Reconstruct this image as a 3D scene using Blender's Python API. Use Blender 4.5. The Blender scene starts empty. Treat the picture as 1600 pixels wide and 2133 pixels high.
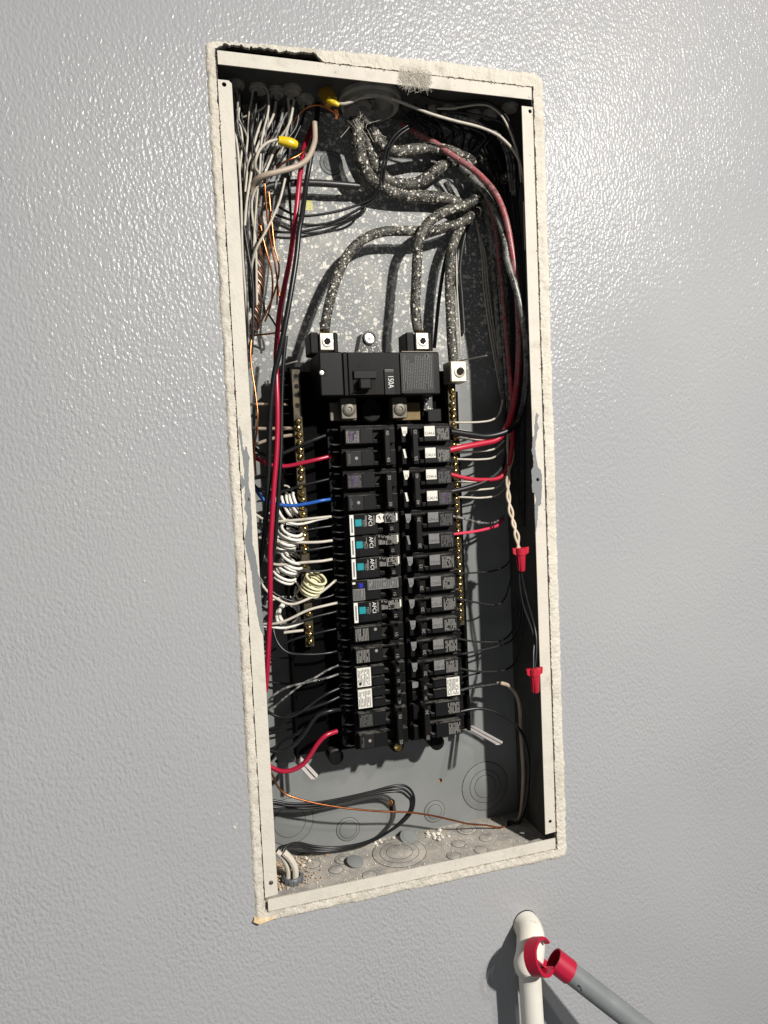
import bpy, bmesh, math, random
from mathutils import Vector, Matrix, noise
random.seed(7)
C = bpy.context.scene
COL = C.collection
# ------------------------------------------------------------------ camera
RM = Matrix(((0.9576313171525808, -0.2843622162692762, -0.04561129648495714),
             (-0.06122322062291094, -0.04625243525619708, -0.9970518690065375),
             (0.28141424566850143, 0.9576005650537684, -0.06170235119938029)))
CAM = Vector((-0.0698301102810531, -0.7751964886956798, -0.43717520887833466))
FPX = 1479.0
cd = bpy.data.cameras.new('camera'); co = bpy.data.objects.new('camera', cd); COL.objects.link(co)
cd.sensor_fit = 'AUTO'; cd.sensor_width = 36.0; cd.lens = FPX / 2133.0 * 36.0
cd.clip_start = 0.01; cd.clip_end = 50
m = Matrix((RM[0], -RM[1], -RM[2])).transposed().to_4x4(); m.translation = CAM
co.matrix_world = m
C.camera = co
# ------------------------------------------------------------------ light
C.view_settings.view_transform = 'Standard'; C.view_settings.look = 'None'
C.view_settings.exposure = 0.0; C.view_settings.gamma = 1.0
w = bpy.data.worlds.new('World'); C.world = w; w.use_nodes = True
bg = w.node_tree.nodes['Background']; bg.inputs[0].default_value = (0.92, 0.96, 1.0, 1); bg.inputs[1].default_value = 0.12


def lamp(name, loc, energy, size, col, aim=(-0.25, 0, -1.5), spread=124):
    d = bpy.data.lights.new(name, 'AREA'); d.shape = 'DISK'; d.size = size; d.energy = energy; d.color = col; d.spread = math.radians(spread)
    o = bpy.data.objects.new(name, d); COL.objects.link(o); o.location = loc
    o.rotation_euler = (Vector(aim) - Vector(loc)).to_track_quat('-Z', 'Y').to_euler()
    return o


lamp('work_lamp', (1.06, -2.10, 0.70), 56.0, 0.08, (1.0, 0.965, 0.905))
lamp('second_lamp', (1.36, -2.05, 0.95), 9.5, 0.09, (1.0, 0.965, 0.905))
lamp('fill_lamp', (-0.6, -2.2, -1.9), 4.5, 1.2, (0.96, 0.97, 1.0), (0.1, 0, -1.0), 180)  # soft fill added low behind the camera to lift the lower wall

# ------------------------------------------------------------------ helpers
BW, BH, BD = 0.3625, 0.923, 0.1004      # the steel box: width, height, depth


def at(px, py, d):                       # pixel of the 1600x2133 photo -> point on the plane y = d
    v = RM.transposed() @ Vector(((px - 800) / FPX, (py - 1066.5) / FPX, 1.0))
    return CAM + v * ((d - CAM.y) / v.y)


def at_z(px, py, z):
    v = RM.transposed() @ Vector(((px - 800) / FPX, (py - 1066.5) / FPX, 1.0))
    return CAM + v * ((z - CAM.z) / v.z)


def tag(o, label=None, cat=None, group=None, kind=None):
    if label: o['label'] = label
    if cat: o['category'] = cat
    if group: o['group'] = group
    if kind: o['kind'] = kind
    return o


def thing(name, label, cat, loc=(0, 0, 0), group=None):
    o = bpy.data.objects.new(name, None); COL.objects.link(o); o.location = loc
    o.empty_display_size = 0.01
    return tag(o, label, cat, group)


class MB:
    def __init__(s): s.v = []; s.f = []; s.sm = []

    def add(s, vs, fs, smooth=False):
        b = len(s.v); s.v += [Vector(p) for p in vs]
        for f in fs: s.f.append([b + i for i in f]); s.sm.append(smooth)
        return s

    def box(s, x0, x1, y0, y1, z0, z1, c=0.0, M=None):
        X = (min(x0, x1), max(x0, x1)); Y = (min(y0, y1), max(y0, y1)); Z = (min(z0, z1), max(z0, z1))
        if c <= 0:
            vs = [(X[i], Y[j], Z[k]) for i in (0, 1) for j in (0, 1) for k in (0, 1)]
            fs = [(0, 1, 3, 2), (4, 6, 7, 5), (0, 4, 5, 1), (2, 3, 7, 6), (0, 2, 6, 4), (1, 5, 7, 3)]
        else:
            c = min(c, (X[1] - X[0]) * .45, (Y[1] - Y[0]) * .45, (Z[1] - Z[0]) * .45)
            vs = []; ix = {}
            for i in (0, 1):
                for j in (0, 1):
                    for k in (0, 1):
                        sx, sy, sz = 1 - 2 * i, 1 - 2 * j, 1 - 2 * k
                        for a in range(3):
                            ix[(i, j, k, a)] = len(vs)
                            vs.append((X[i] + (0 if a == 0 else sx * c), Y[j] + (0 if a == 1 else sy * c), Z[k] + (0 if a == 2 else sz * c)))
            fs = []
            for i in (0, 1):
                fs.append([ix[(i, j, k, 0)] for j, k in ((0, 0), (0, 1), (1, 1), (1, 0))])
                fs.append([ix[(j, i, k, 1)] for j, k in ((0, 0), (0, 1), (1, 1), (1, 0))])
                fs.append([ix[(j, k, i, 2)] for j, k in ((0, 0), (0, 1), (1, 1), (1, 0))])
            for i in (0, 1):
                for j in (0, 1):
                    fs.append([ix[(i, j, 0, 0)], ix[(i, j, 1, 0)], ix[(i, j, 1, 1)], ix[(i, j, 0, 1)]])
                    fs.append([ix[(i, 0, j, 0)], ix[(i, 1, j, 0)], ix[(i, 1, j, 2)], ix[(i, 0, j, 2)]])
                    fs.append([ix[(0, i, j, 1)], ix[(1, i, j, 1)], ix[(1, i, j, 2)], ix[(0, i, j, 2)]])
            for i in (0, 1):
                for j in (0, 1):
                    for k in (0, 1): fs.append([ix[(i, j, k, a)] for a in range(3)])
        if M is not None: vs = [M @ Vector(p) for p in vs]
        return s.add(vs, fs)

    def tube(s, pts, r, seg=8, sub=4, cap=True, flat=1.0, rfun=None):
        pts = [Vector(p) for p in pts]
        P = []
        n = len(pts)
        if sub > 1 and n > 2:
            for i in range(n - 1):
                p0 = pts[i - 1] if i else pts[0] * 2 - pts[1]
                p1, p2 = pts[i], pts[i + 1]
                p3 = pts[i + 2] if i + 2 < n else pts[-1] * 2 - pts[-2]
                for j in range(sub):
                    t = j / sub
                    P.append(0.5 * ((2 * p1) + (p2 - p0) * t + (2 * p0 - 5 * p1 + 4 * p2 - p3) * t * t + (3 * p1 - p0 - 3 * p2 + p3) * t ** 3))
            P.append(pts[-1])
        else: P = pts
        n = len(P)
        T = [((P[min(i + 1, n - 1)] - P[max(i - 1, 0)]).normalized()) for i in range(n)]
        u = T[0].orthogonal().normalized(); vs = []
        for i in range(n):
            u = (u - T[i] * u.dot(T[i]))
            u = u.normalized() if u.length > 1e-9 else T[i].orthogonal().normalized()
            b = T[i].cross(u)
            rr = r if rfun is None else r * rfun(i / (n - 1))
            for k in range(seg):
                a = 2 * math.pi * k / seg
                vs.append(P[i] + u * math.cos(a) * rr + b * math.sin(a) * rr * flat)
        fs = [(i * seg + k, i * seg + (k + 1) % seg, (i + 1) * seg + (k + 1) % seg, (i + 1) * seg + k) for i in range(n - 1) for k in range(seg)]
        s.add(vs, fs, True)
        if cap:
            b = len(s.v) - len(vs)
            s.f.append([b + k for k in range(seg)][::-1]); s.sm.append(False)
            s.f.append([b + (n - 1) * seg + k for k in range(seg)]); s.sm.append(False)
        return s

    def lathe(s, c, ax, prof, seg=24, smooth=True):     # prof: (radius, height along ax)
        c = Vector(c); ax = Vector(ax).normalized(); u = ax.orthogonal().normalized(); v = ax.cross(u); vs = []
        for r, h in prof:
            for k in range(seg):
                a = 2 * math.pi * k / seg
                vs.append(c + ax * h + (u * math.cos(a) + v * math.sin(a)) * r)
        fs = [(i * seg + k, i * seg + (k + 1) % seg, (i + 1) * seg + (k + 1) % seg, (i + 1) * seg + k) for i in range(len(prof) - 1) for k in range(seg)]
        s.add(vs, fs, smooth)
        b = len(s.v) - len(vs)
        if prof[0][0] > 1e-6: s.f.append([b + k for k in range(seg)][::-1]); s.sm.append(False)
        if prof[-1][0] > 1e-6: s.f.append([b + (len(prof) - 1) * seg + k for k in range(seg)]); s.sm.append(False)
        return s

    def prism(s, poly, y0, y1):                          # poly in (x, z)
        n = len(poly)
        vs = [(x, y0, z) for x, z in poly] + [(x, y1, z) for x, z in poly]
        fs = [list(range(n)), list(range(n, 2 * n))[::-1]] + [(i, i + n, (i + 1) % n + n, (i + 1) % n) for i in range(n)]
        return s.add(vs, fs)

    def mesh(s, name, mat, loc=(0, 0, 0), sharp=None):
        loc = Vector(loc)
        me = bpy.data.meshes.new(name)
        me.from_pydata([tuple(p - loc) for p in s.v], [], s.f)
        me.polygons.foreach_set('use_smooth', s.sm)
        bm = bmesh.new(); bm.from_mesh(me); bmesh.ops.recalc_face_normals(bm, faces=bm.faces); bm.to_mesh(me); bm.free()
        if sharp: me.set_sharp_from_angle(angle=math.radians(sharp))
        me.materials.append(mat); me.update()
        return me

    def build(s, name, mat, parent=None, loc=None, sharp=35):
        root = parent
        off = Vector((0, 0, 0))
        while root is not None: off += Vector(root.location); root = root.parent
        if parent is None and loc is None and s.v: loc = s.v[0].copy()
        org = off if parent is not None else Vector(loc)
        o = bpy.data.objects.new(name, s.mesh(name, mat, org, sharp)); COL.objects.link(o)
        if parent is not None: o.parent = parent
        else: o.location = loc
        return o


def share(name, me, parent, loc, rot=None):              # another object on a shared mesh, loc in world
    o = bpy.data.objects.new(name, me); COL.objects.link(o); off = Vector((0, 0, 0)); r = parent
    while r is not None: off += Vector(r.location); r = r.parent
    o.parent = parent; o.location = Vector(loc) - off
    if rot: o.rotation_euler = rot
    return o


def plate(name, outer, holes, y0, y1, mat, parent=None, kind=None):
    """flat plate in the xz plane with real holes; outer and holes are loops of (x, z)"""
    bm = bmesh.new(); es = []
    for loop in [outer] + holes:
        vs = [bm.verts.new((x, y0, z)) for x, z in loop]
        es += [bm.edges.new((vs[i], vs[(i + 1) % len(vs)])) for i in range(len(vs))]
    bmesh.ops.triangle_fill(bm, use_beauty=True, use_dissolve=False, edges=es)
    r = bmesh.ops.extrude_face_region(bm, geom=list(bm.faces))
    for g in r['geom']:
        if isinstance(g, bmesh.types.BMVert): g.co.y = y1
    bmesh.ops.recalc_face_normals(bm, faces=bm.faces)
    me = bpy.data.meshes.new(name)
    off = Vector((0, 0, 0)); q = parent
    while q is not None: off += Vector(q.location); q = q.parent
    bmesh.ops.translate(bm, verts=bm.verts, vec=-off)
    bm.to_mesh(me); bm.free(); me.materials.append(mat)
    o = bpy.data.objects.new(name, me); COL.objects.link(o)
    if parent is not None: o.parent = parent
    if kind: o['kind'] = kind
    return o


def circ(x, z, r, n=18): return [(x + r * math.cos(2 * math.pi * k / n), z + r * math.sin(2 * math.pi * k / n)) for k in range(n)]


# ------------------------------------------------------------------ materials
def new_mat(name):
    mt = bpy.data.materials.new(name); mt.use_nodes = True
    return mt, mt.node_tree.nodes, mt.node_tree.links, mt.node_tree.nodes['Principled BSDF']


def mat(name, col, rough=0.5, metal=0.0, spec=0.5, var=None, bump=None, coat=0.0, vrough=0.0):
    mt, N, L, B = new_mat(name)
    B.inputs['Base Color'].default_value = (*col, 1); B.inputs['Roughness'].default_value = rough
    B.inputs['Metallic'].default_value = metal; B.inputs['Specular IOR Level'].default_value = spec
    B.inputs['Coat Weight'].default_value = coat; B.inputs['Coat Roughness'].default_value = 0.15
    tc = N.new('ShaderNodeNewGeometry')
    mt['out'] = 1
    if var:
        sc, col2, lo, hi = var
        n = N.new('ShaderNodeTexNoise'); n.inputs['Scale'].default_value = sc; n.inputs['Detail'].default_value = 5; n.inputs['Roughness'].default_value = 0.62
        L.new(tc.outputs['Position'], n.inputs['Vector'])
        r = N.new('ShaderNodeMapRange'); r.inputs[1].default_value = lo; r.inputs[2].default_value = hi
        L.new(n.outputs['Fac'], r.inputs[0])
        mx = N.new('ShaderNodeMix'); mx.data_type = 'RGBA'; mx.name = 'mixvar'
        mx.inputs[6].default_value = (*col, 1); mx.inputs[7].default_value = (*col2, 1)
        L.new(r.outputs[0], mx.inputs[0]); L.new(mx.outputs[2], B.inputs['Base Color'])
        if vrough:
            r2 = N.new('ShaderNodeMapRange'); r2.inputs[3].default_value = rough; r2.inputs[4].default_value = rough + vrough
            L.new(r.outputs[0], r2.inputs[0]); L.new(r2.outputs[0], B.inputs['Roughness'])
    if bump:
        sc, st, dist = bump
        n = N.new('ShaderNodeTexNoise'); n.inputs['Scale'].default_value = sc; n.inputs['Detail'].default_value = 4
        L.new(tc.outputs['Position'], n.inputs['Vector'])
        b = N.new('ShaderNodeBump'); b.inputs['Strength'].default_value = st; b.inputs['Distance'].default_value = dist
        L.new(n.outputs['Fac'], b.inputs['Height']); L.new(b.outputs[0], B.inputs['Normal'])
    return mt


def layer(mt, col, scale, lo, hi, zlo=None, zhi=None, kind='voronoi', rough=None, soft=0.03, z2=None, pw_=2.0):
    """flecks of old paint or bare metal laid over a material; zlo..zhi fades them in with height"""
    N, L = mt.node_tree.nodes, mt.node_tree.links; B = N['Principled BSDF']
    g = N.new('ShaderNodeNewGeometry')
    if kind == 'voronoi':
        wn = N.new('ShaderNodeTexNoise'); wn.inputs['Scale'].default_value = scale * 1.6; wn.inputs['Detail'].default_value = 2
        L.new(g.outputs['Position'], wn.inputs['Vector'])
        ad = N.new('ShaderNodeVectorMath'); ad.operation = 'MULTIPLY_ADD'
        ad.inputs[1].default_value = (1.0 / scale,) * 3
        L.new(wn.outputs['Color'], ad.inputs[0]); L.new(g.outputs['Position'], ad.inputs[2])
        t = N.new('ShaderNodeTexVoronoi'); t.inputs['Scale'].default_value = scale
        L.new(ad.outputs[0], t.inputs['Vector'])
        sp = N.new('ShaderNodeSeparateColor'); L.new(t.outputs['Color'], sp.inputs[0])
        pw = N.new('ShaderNodeMath'); pw.operation = 'POWER'; pw.inputs[1].default_value = pw_; L.new(sp.outputs[0], pw.inputs[0])
        rr = N.new('ShaderNodeMapRange'); rr.inputs[3].default_value = lo; rr.inputs[4].default_value = hi; L.new(pw.outputs[0], rr.inputs[0])
        sb = N.new('ShaderNodeMath'); sb.operation = 'SUBTRACT'; L.new(rr.outputs[0], sb.inputs[0]); L.new(t.outputs['Distance'], sb.inputs[1])
        fac = N.new('ShaderNodeMapRange'); fac.inputs[1].default_value = 0; fac.inputs[2].default_value = soft * 2; L.new(sb.outputs[0], fac.inputs[0])
    else:
        t = N.new('ShaderNodeTexNoise'); t.inputs['Scale'].default_value = scale; t.inputs['Detail'].default_value = 6; t.inputs['Roughness'].default_value = 0.65
        L.new(g.outputs['Position'], t.inputs['Vector'])
        fac = N.new('ShaderNodeMapRange'); fac.inputs[1].default_value = lo; fac.inputs[2].default_value = hi; L.new(t.outputs['Fac'], fac.inputs[0])
    out = fac.outputs[0]
    if zlo is not None:
        sx = N.new('ShaderNodeSeparateXYZ'); L.new(g.outputs['Position'], sx.inputs[0])
        zr = N.new('ShaderNodeMapRange'); zr.inputs[1].default_value = zlo; zr.inputs[2].default_value = zhi; L.new(sx.outputs[2], zr.inputs[0])
        mu = N.new('ShaderNodeMath'); mu.operation = 'MULTIPLY'; L.new(out, mu.inputs[0]); L.new(zr.outputs[0], mu.inputs[1]); out = mu.outputs[0]
        if z2:
            zq = N.new('ShaderNodeMapRange'); zq.inputs[1].default_value = z2[0]; zq.inputs[2].default_value = z2[1]; L.new(sx.outputs[2], zq.inputs[0])
            m3 = N.new('ShaderNodeMath'); m3.operation = 'MULTIPLY'; L.new(out, m3.inputs[0]); L.new(zq.outputs[0], m3.inputs[1]); out = m3.outputs[0]
    src = B.inputs['Base Color'].links[0].from_socket if B.inputs['Base Color'].links else None
    mx = N.new('ShaderNodeMix'); mx.data_type = 'RGBA'
    if src: L.new(src, mx.inputs[6])
    else: mx.inputs[6].default_value = B.inputs['Base Color'].default_value
    mx.inputs[7].default_value = (*col, 1); L.new(out, mx.inputs[0]); L.new(mx.outputs[2], B.inputs['Base Color'])
    if rough is not None:
        rs = B.inputs['Roughness'].links[0].from_socket if B.inputs['Roughness'].links else None
        m2 = N.new('ShaderNodeMix'); m2.data_type = 'FLOAT'
        if rs: L.new(rs, m2.inputs[2])
        else: m2.inputs[2].default_value = B.inputs['Roughness'].default_value
        m2.inputs[3].default_value = rough; L.new(out, m2.inputs[0]); L.new(m2.outputs[0], B.inputs['Roughness'])
    return mt


def wall_material():
    mt, N, L, B = new_mat('wall_paint')
    g = N.new('ShaderNodeNewGeometry')
    big = N.new('ShaderNodeTexNoise'); big.inputs['Scale'].default_value = 3.0; big.inputs['Detail'].default_value = 5
    L.new(g.outputs['Position'], big.inputs['Vector'])
    mx = N.new('ShaderNodeMix'); mx.data_type = 'RGBA'
    mx.inputs[6].default_value = (0.302, 0.306, 0.317, 1); mx.inputs[7].default_value = (0.326, 0.327, 0.335, 1)
    mr = N.new('ShaderNodeMapRange'); mr.inputs[1].default_value = 0.35; mr.inputs[2].default_value = 0.65
    L.new(big.outputs['Fac'], mr.inputs[0]); L.new(mr.outputs[0], mx.inputs[0]); L.new(mx.outputs[2], B.inputs['Base Color'])
    B.inputs['Roughness'].default_value = 0.27; B.inputs['Specular IOR Level'].default_value = 0.24
    mp = N.new('ShaderNodeMapping'); mp.inputs['Scale'].default_value = (1.25, 1, 0.8); mp.inputs['Rotation'].default_value = (0, 0.25, 0)
    L.new(g.outputs['Position'], mp.inputs['Vector'])
    n1 = N.new('ShaderNodeTexNoise'); n1.inputs['Scale'].default_value = 250; n1.inputs['Detail'].default_value = 1.5; n1.inputs['Roughness'].default_value = 0.45
    n2 = N.new('ShaderNodeTexNoise'); n2.inputs['Scale'].default_value = 95; n2.inputs['Detail'].default_value = 2
    L.new(mp.outputs[0], n1.inputs['Vector']); L.new(mp.outputs[0], n2.inputs['Vector'])
    ad = N.new('ShaderNodeMath'); ad.operation = 'MULTIPLY_ADD'; ad.inputs[1].default_value = 0.35
    L.new(n2.outputs['Fac'], ad.inputs[0]); L.new(n1.outputs['Fac'], ad.inputs[2])
    b = N.new('ShaderNodeBump'); b.inputs['Distance'].default_value = 0.0026
    pt_ = N.new('ShaderNodeTexNoise'); pt_.inputs['Scale'].default_value = 4.5; pt_.inputs['Detail'].default_value = 3
    L.new(g.outputs['Position'], pt_.inputs['Vector'])
    ps = N.new('ShaderNodeMapRange'); ps.inputs[1].default_value = 0.3; ps.inputs[2].default_value = 0.7; ps.inputs[3].default_value = 0.26; ps.inputs[4].default_value = 0.66
    L.new(pt_.outputs['Fac'], ps.inputs[0]); L.new(ps.outputs[0], b.inputs['Strength'])
    L.new(ad.outputs[0], b.inputs['Height']); L.new(b.outputs[0], B.inputs['Normal'])
    return mt


CREAM = (0.62, 0.58, 0.49)
M = {}
M['wall'] = wall_material()
M['plaster'] = mat('joint_compound', (0.56, 0.522, 0.45), 0.85, spec=0.15, var=(60, (0.49, 0.45, 0.385), 0.45, 0.75), bump=(420, 0.7, 0.0016))
layer(M['plaster'], (0.36, 0.31, 0.24), 170, 0.58, 0.74, kind='noise')
layer(M['plaster'], (0.44, 0.40, 0.33), 16, 0.55, 0.70, kind='noise')
M['bare'] = mat('bare_grey_steel', (0.175, 0.182, 0.186), 0.45, spec=0.3)
M['gypsum'] = mat('drywall_edge', (0.07, 0.055, 0.04), 0.9, spec=0.1, var=(150, (0.13, 0.105, 0.08), 0.4, 0.7), bump=(300, 0.8, 0.002))
M['flange'] = mat('white_painted_steel', (0.545, 0.51, 0.445), 0.62, spec=0.2, var=(40, (0.50, 0.465, 0.405), 0.45, 0.7), bump=(330, 0.45, 0.0009))
layer(M['flange'], (0.42, 0.31, 0.15), 70, 0.60, 0.68, -0.42, -0.40, kind='noise', z2=(-0.32, -0.34))
layer(M['flange'], (0.17, 0.175, 0.18), 45, 0.70, 0.71, kind='noise', rough=0.4)
layer(M['flange'], (0.34, 0.27, 0.18), 150, 0.66, 0.74, kind='noise')
layer(M['flange'], (0.40, 0.37, 0.31), 22, 0.56, 0.72, kind='noise')
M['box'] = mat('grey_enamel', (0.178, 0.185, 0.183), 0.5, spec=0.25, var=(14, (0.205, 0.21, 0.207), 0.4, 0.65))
layer(M['box'], (0.10, 0.075, 0.06), 9, 0.56, 0.75, -0.10, -0.03, kind='noise')
layer(M['box'], (0.40, 0.39, 0.36), 12, 0.50, 0.72, -0.34, -0.24, kind='noise', rough=0.7)
layer(M['box'], (0.60, 0.58, 0.53), 520, -0.15, 0.62, -0.34, -0.24, rough=0.8, pw_=1.4, soft=.08)
layer(M['box'], (0.60, 0.58, 0.53), 210, -0.10, 0.66, -0.35, -0.26, rough=0.8, pw_=1.7)
M['box2'] = mat('shaded_plain_enamel', (0.085, 0.087, 0.084), 0.55, spec=0.12, var=(14, (0.055, 0.055, 0.05), 0.4, 0.65))  # same enamel, darkened so the colour carries the shade inside the box
M['floor'] = mat('dusty_enamel', (0.255, 0.243, 0.228), 0.8, spec=0.2, var=(45, (0.42, 0.385, 0.34), 0.38, 0.62), bump=(500, 0.5, 0.001))
layer(M['floor'], (0.33, 0.20, 0.10), 60, 0.64, 0.76, kind='noise')
layer(M['floor'], (0.52, 0.49, 0.43), 130, 0.56, 0.68, kind='noise')
M['knock'] = mat('grey_enamel_knockout', (0.185, 0.185, 0.18), 0.55, spec=0.25, var=(90, (0.26, 0.245, 0.22), 0.45, 0.7))
M['knock_back'] = mat('clean_enamel_knockout', (0.183, 0.19, 0.188), 0.5, spec=0.25)
M['black'] = mat('black_plastic', (0.0045, 0.0045, 0.0047), 0.5, spec=0.11, var=(70, (0.0085, 0.0083, 0.008), 0.4, 0.7), bump=(900, 0.08, 0.0004))
def pale_tops(mt, col):                        # paler tint on upward faces, broken up by noise
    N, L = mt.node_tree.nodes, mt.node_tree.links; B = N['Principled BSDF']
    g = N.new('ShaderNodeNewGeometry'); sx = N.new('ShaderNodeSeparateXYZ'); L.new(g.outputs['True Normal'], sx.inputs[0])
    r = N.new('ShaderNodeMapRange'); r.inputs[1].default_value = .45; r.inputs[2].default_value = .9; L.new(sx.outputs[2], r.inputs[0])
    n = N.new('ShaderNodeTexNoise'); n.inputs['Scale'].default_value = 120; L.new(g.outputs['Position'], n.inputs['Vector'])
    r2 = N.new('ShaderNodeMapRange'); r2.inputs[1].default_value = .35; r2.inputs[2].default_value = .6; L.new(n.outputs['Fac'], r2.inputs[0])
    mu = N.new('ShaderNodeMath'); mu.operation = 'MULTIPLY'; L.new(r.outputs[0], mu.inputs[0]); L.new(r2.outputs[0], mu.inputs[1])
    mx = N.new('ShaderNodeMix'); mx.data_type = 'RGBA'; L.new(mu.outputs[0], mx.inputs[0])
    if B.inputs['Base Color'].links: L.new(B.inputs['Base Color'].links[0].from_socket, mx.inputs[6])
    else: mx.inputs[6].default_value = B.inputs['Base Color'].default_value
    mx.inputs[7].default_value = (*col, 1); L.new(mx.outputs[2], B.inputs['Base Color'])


pale_tops(M['black'], (0.11, 0.105, 0.095))
M['base'] = mat('black_base_plastic', (0.002, 0.002, 0.0021), 0.7, spec=0.05)
M['black2'] = mat('charcoal_plastic', (0.0075, 0.0075, 0.0082), 0.45, spec=0.14, bump=(900, 0.08, 0.0004))
M['toggle'] = mat('toggle_plastic', (0.007, 0.0068, 0.0066), 0.48, spec=0.14)
M['dusty'] = mat('dusty_black_plastic', (0.02, 0.02, 0.02), 0.5)
layer(M['dusty'], (0.55, 0.53, 0.48), 420, 0.05, 0.6, rough=0.8)
M['bwire'] = mat('black_insulation', (0.008, 0.0085, 0.0095), 0.34, spec=0.4, var=(120, (0.017, 0.017, 0.017), 0.5, 0.75))
M['dwire'] = mat('dusty_black_insulation', (0.02, 0.02, 0.02), 0.4, spec=0.5)
layer(M['dwire'], (0.30, 0.29, 0.27), 500, -0.2, 0.30, rough=0.8)
M['gwire'] = mat('dusty_grey_insulation', (0.05, 0.05, 0.052), 0.5, var=(160, (0.30, 0.29, 0.27), 0.45, 0.62))
M['wwire'] = mat('white_insulation', (0.50, 0.46, 0.39), 0.45, spec=0.3, var=(140, (0.34, 0.31, 0.265), 0.5, 0.8))
M['tanwhite'] = mat('aged_white_insulation', (0.50, 0.42, 0.32), 0.42, spec=0.4, var=(90, (0.40, 0.32, 0.23), 0.45, 0.7))
M['cwire'] = mat('clean_white_insulation', (0.72, 0.70, 0.64), 0.35, spec=0.4)
M['ywire'] = mat('cream_insulation', (0.70, 0.66, 0.42), 0.4)
M['twire'] = mat('tan_insulation', (0.40, 0.32, 0.25), 0.45, spec=0.4, var=(80, (0.32, 0.26, 0.2), 0.45, 0.7))
M['rwire'] = mat('red_insulation', (0.34, 0.008, 0.034), 0.32, spec=0.5)
M['pwire'] = mat('bright_red_insulation', (0.60, 0.045, 0.09), 0.35)
M['drwire'] = mat('dusty_red_insulation', (0.42, 0.014, 0.036), 0.38)
layer(M['drwire'], (0.30, 0.12, 0.12), 90, 0.30, 0.52, -0.38, -0.28, kind='noise')
layer(M['drwire'], (0.10, 0.05, 0.05), 160, 0.52, 0.66, -0.38, -0.28, kind='noise')
layer(M['drwire'], (0.48, 0.33, 0.31), 600, -0.1, 0.55, -0.38, -0.28, rough=0.8, pw_=1.6)
M['mixwire'] = mat('black_insulation_sprayed_above', (0.008, 0.0085, 0.0095), 0.36)
layer(M['mixwire'], (0.20, 0.195, 0.18), 110, 0.36, 0.56, -0.38, -0.30, kind='noise')
layer(M['mixwire'], (0.50, 0.48, 0.43), 500, -0.1, 0.5, -0.38, -0.30, rough=0.8)
M['bluewire'] = mat('blue_insulation', (0.012, 0.085, 0.36), 0.35)
M['service'] = mat('sprayed_black_cable', (0.014, 0.0135, 0.0125), 0.55, spec=0.25, var=(120, (0.04, 0.038, 0.034), 0.45, 0.7))
layer(M['service'], (0.10, 0.095, 0.08), 60, 0.40, 0.70, kind='noise')
layer(M['service'], (0.40, 0.375, 0.315), 800, -0.15, 0.65, rough=0.8, pw_=1.4, soft=.12)
layer(M['service'], (0.64, 0.60, 0.51), 330, -0.15, 0.62, rough=0.8, pw_=1.7, soft=.05)
M['copper'] = mat('bare_copper', (0.55, 0.19, 0.075), 0.28, metal=1.0, var=(90, (0.30, 0.11, 0.05), 0.4, 0.7))
M['dcopper'] = mat('tarnished_copper', (0.22, 0.13, 0.09), 0.45, metal=0.85, var=(160, (0.10, 0.075, 0.065), 0.4, 0.65))
M['brass'] = mat('brass_screw', (0.62, 0.45, 0.15), 0.24, metal=1.0, var=(260, (0.42, 0.30, 0.10), 0.4, 0.7))
M['alu'] = mat('aluminium_lug', (0.46, 0.42, 0.345), 0.42, metal=0.6, var=(200, (0.32, 0.28, 0.22), 0.4, 0.7))
M['steel'] = mat('zinc_steel', (0.52, 0.51, 0.48), 0.38, metal=0.85)
M['prong'] = mat('bright_steel_prong', (0.62, 0.57, 0.55), 0.5, metal=0.25)
M['tab'] = mat('tinned_bus_metal', (0.12, 0.11, 0.09), 0.5, metal=0.6, var=(90, (0.075, 0.065, 0.045), 0.4, 0.7))
M['oldbrass'] = mat('old_bus_brass', (0.11, 0.08, 0.034), 0.5, metal=0.7, var=(80, (0.09, 0.06, 0.03), 0.4, 0.7))
M['bar'] = mat('neutral_bar_metal', (0.075, 0.058, 0.034), 0.5, metal=0.6, var=(150, (0.03, 0.026, 0.02), 0.42, 0.6))
M['paper'] = mat('paper_label', (0.60, 0.58, 0.52), 0.7, spec=0.2)
M['greylabel'] = mat('grey_label', (0.155, 0.152, 0.15), 0.55, var=(300, (0.105, 0.105, 0.105), 0.45, 0.7))
M['speclabel'] = mat('dark_spec_label', (0.013, 0.0125, 0.0125), 0.45, spec=0.2)
M['print'] = mat('pale_ink', (0.21, 0.203, 0.185), 0.6)
M['dimprint'] = mat('dim_ink', (0.085, 0.083, 0.08), 0.6)
M['lip'] = mat('plastic_edge_glint', (0.20, 0.195, 0.18), 0.5)  # pale colour painted in for glints along the terminal hoods
M['purple'] = mat('purple_ink', (0.075, 0.03, 0.115), 0.6)
M['ink'] = mat('dark_ink', (0.06, 0.058, 0.055), 0.6)
M['white'] = mat('white_ink', (0.64, 0.63, 0.59), 0.6)
M['teal'] = mat('teal_button', (0.006, 0.225, 0.255), 0.4)
M['bluebtn'] = mat('blue_button', (0.012, 0.02, 0.34), 0.35)
M['yellow'] = mat('yellow_tape', (0.66, 0.47, 0.012), 0.35, spec=0.5, bump=(250, 0.5, 0.001))
M['orange'] = mat('yellow_cable_sheath', (0.42, 0.24, 0.02), 0.5)
M['rednut'] = mat('red_connector_plastic', (0.42, 0.012, 0.03), 0.38)
M['redhook'] = mat('red_grip_plastic', (0.35, 0.004, 0.028), 0.45, spec=0.4)
M['toolgrey'] = mat('grey_pvc_tube', (0.150, 0.160, 0.165), 0.42, spec=0.35, var=(30, (0.18, 0.19, 0.195), 0.4, 0.7), vrough=.2, bump=(150, .1, .001))
layer(M['toolgrey'], (0.26, 0.265, 0.265), 190, 0.64, 0.70, kind='noise')
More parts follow.
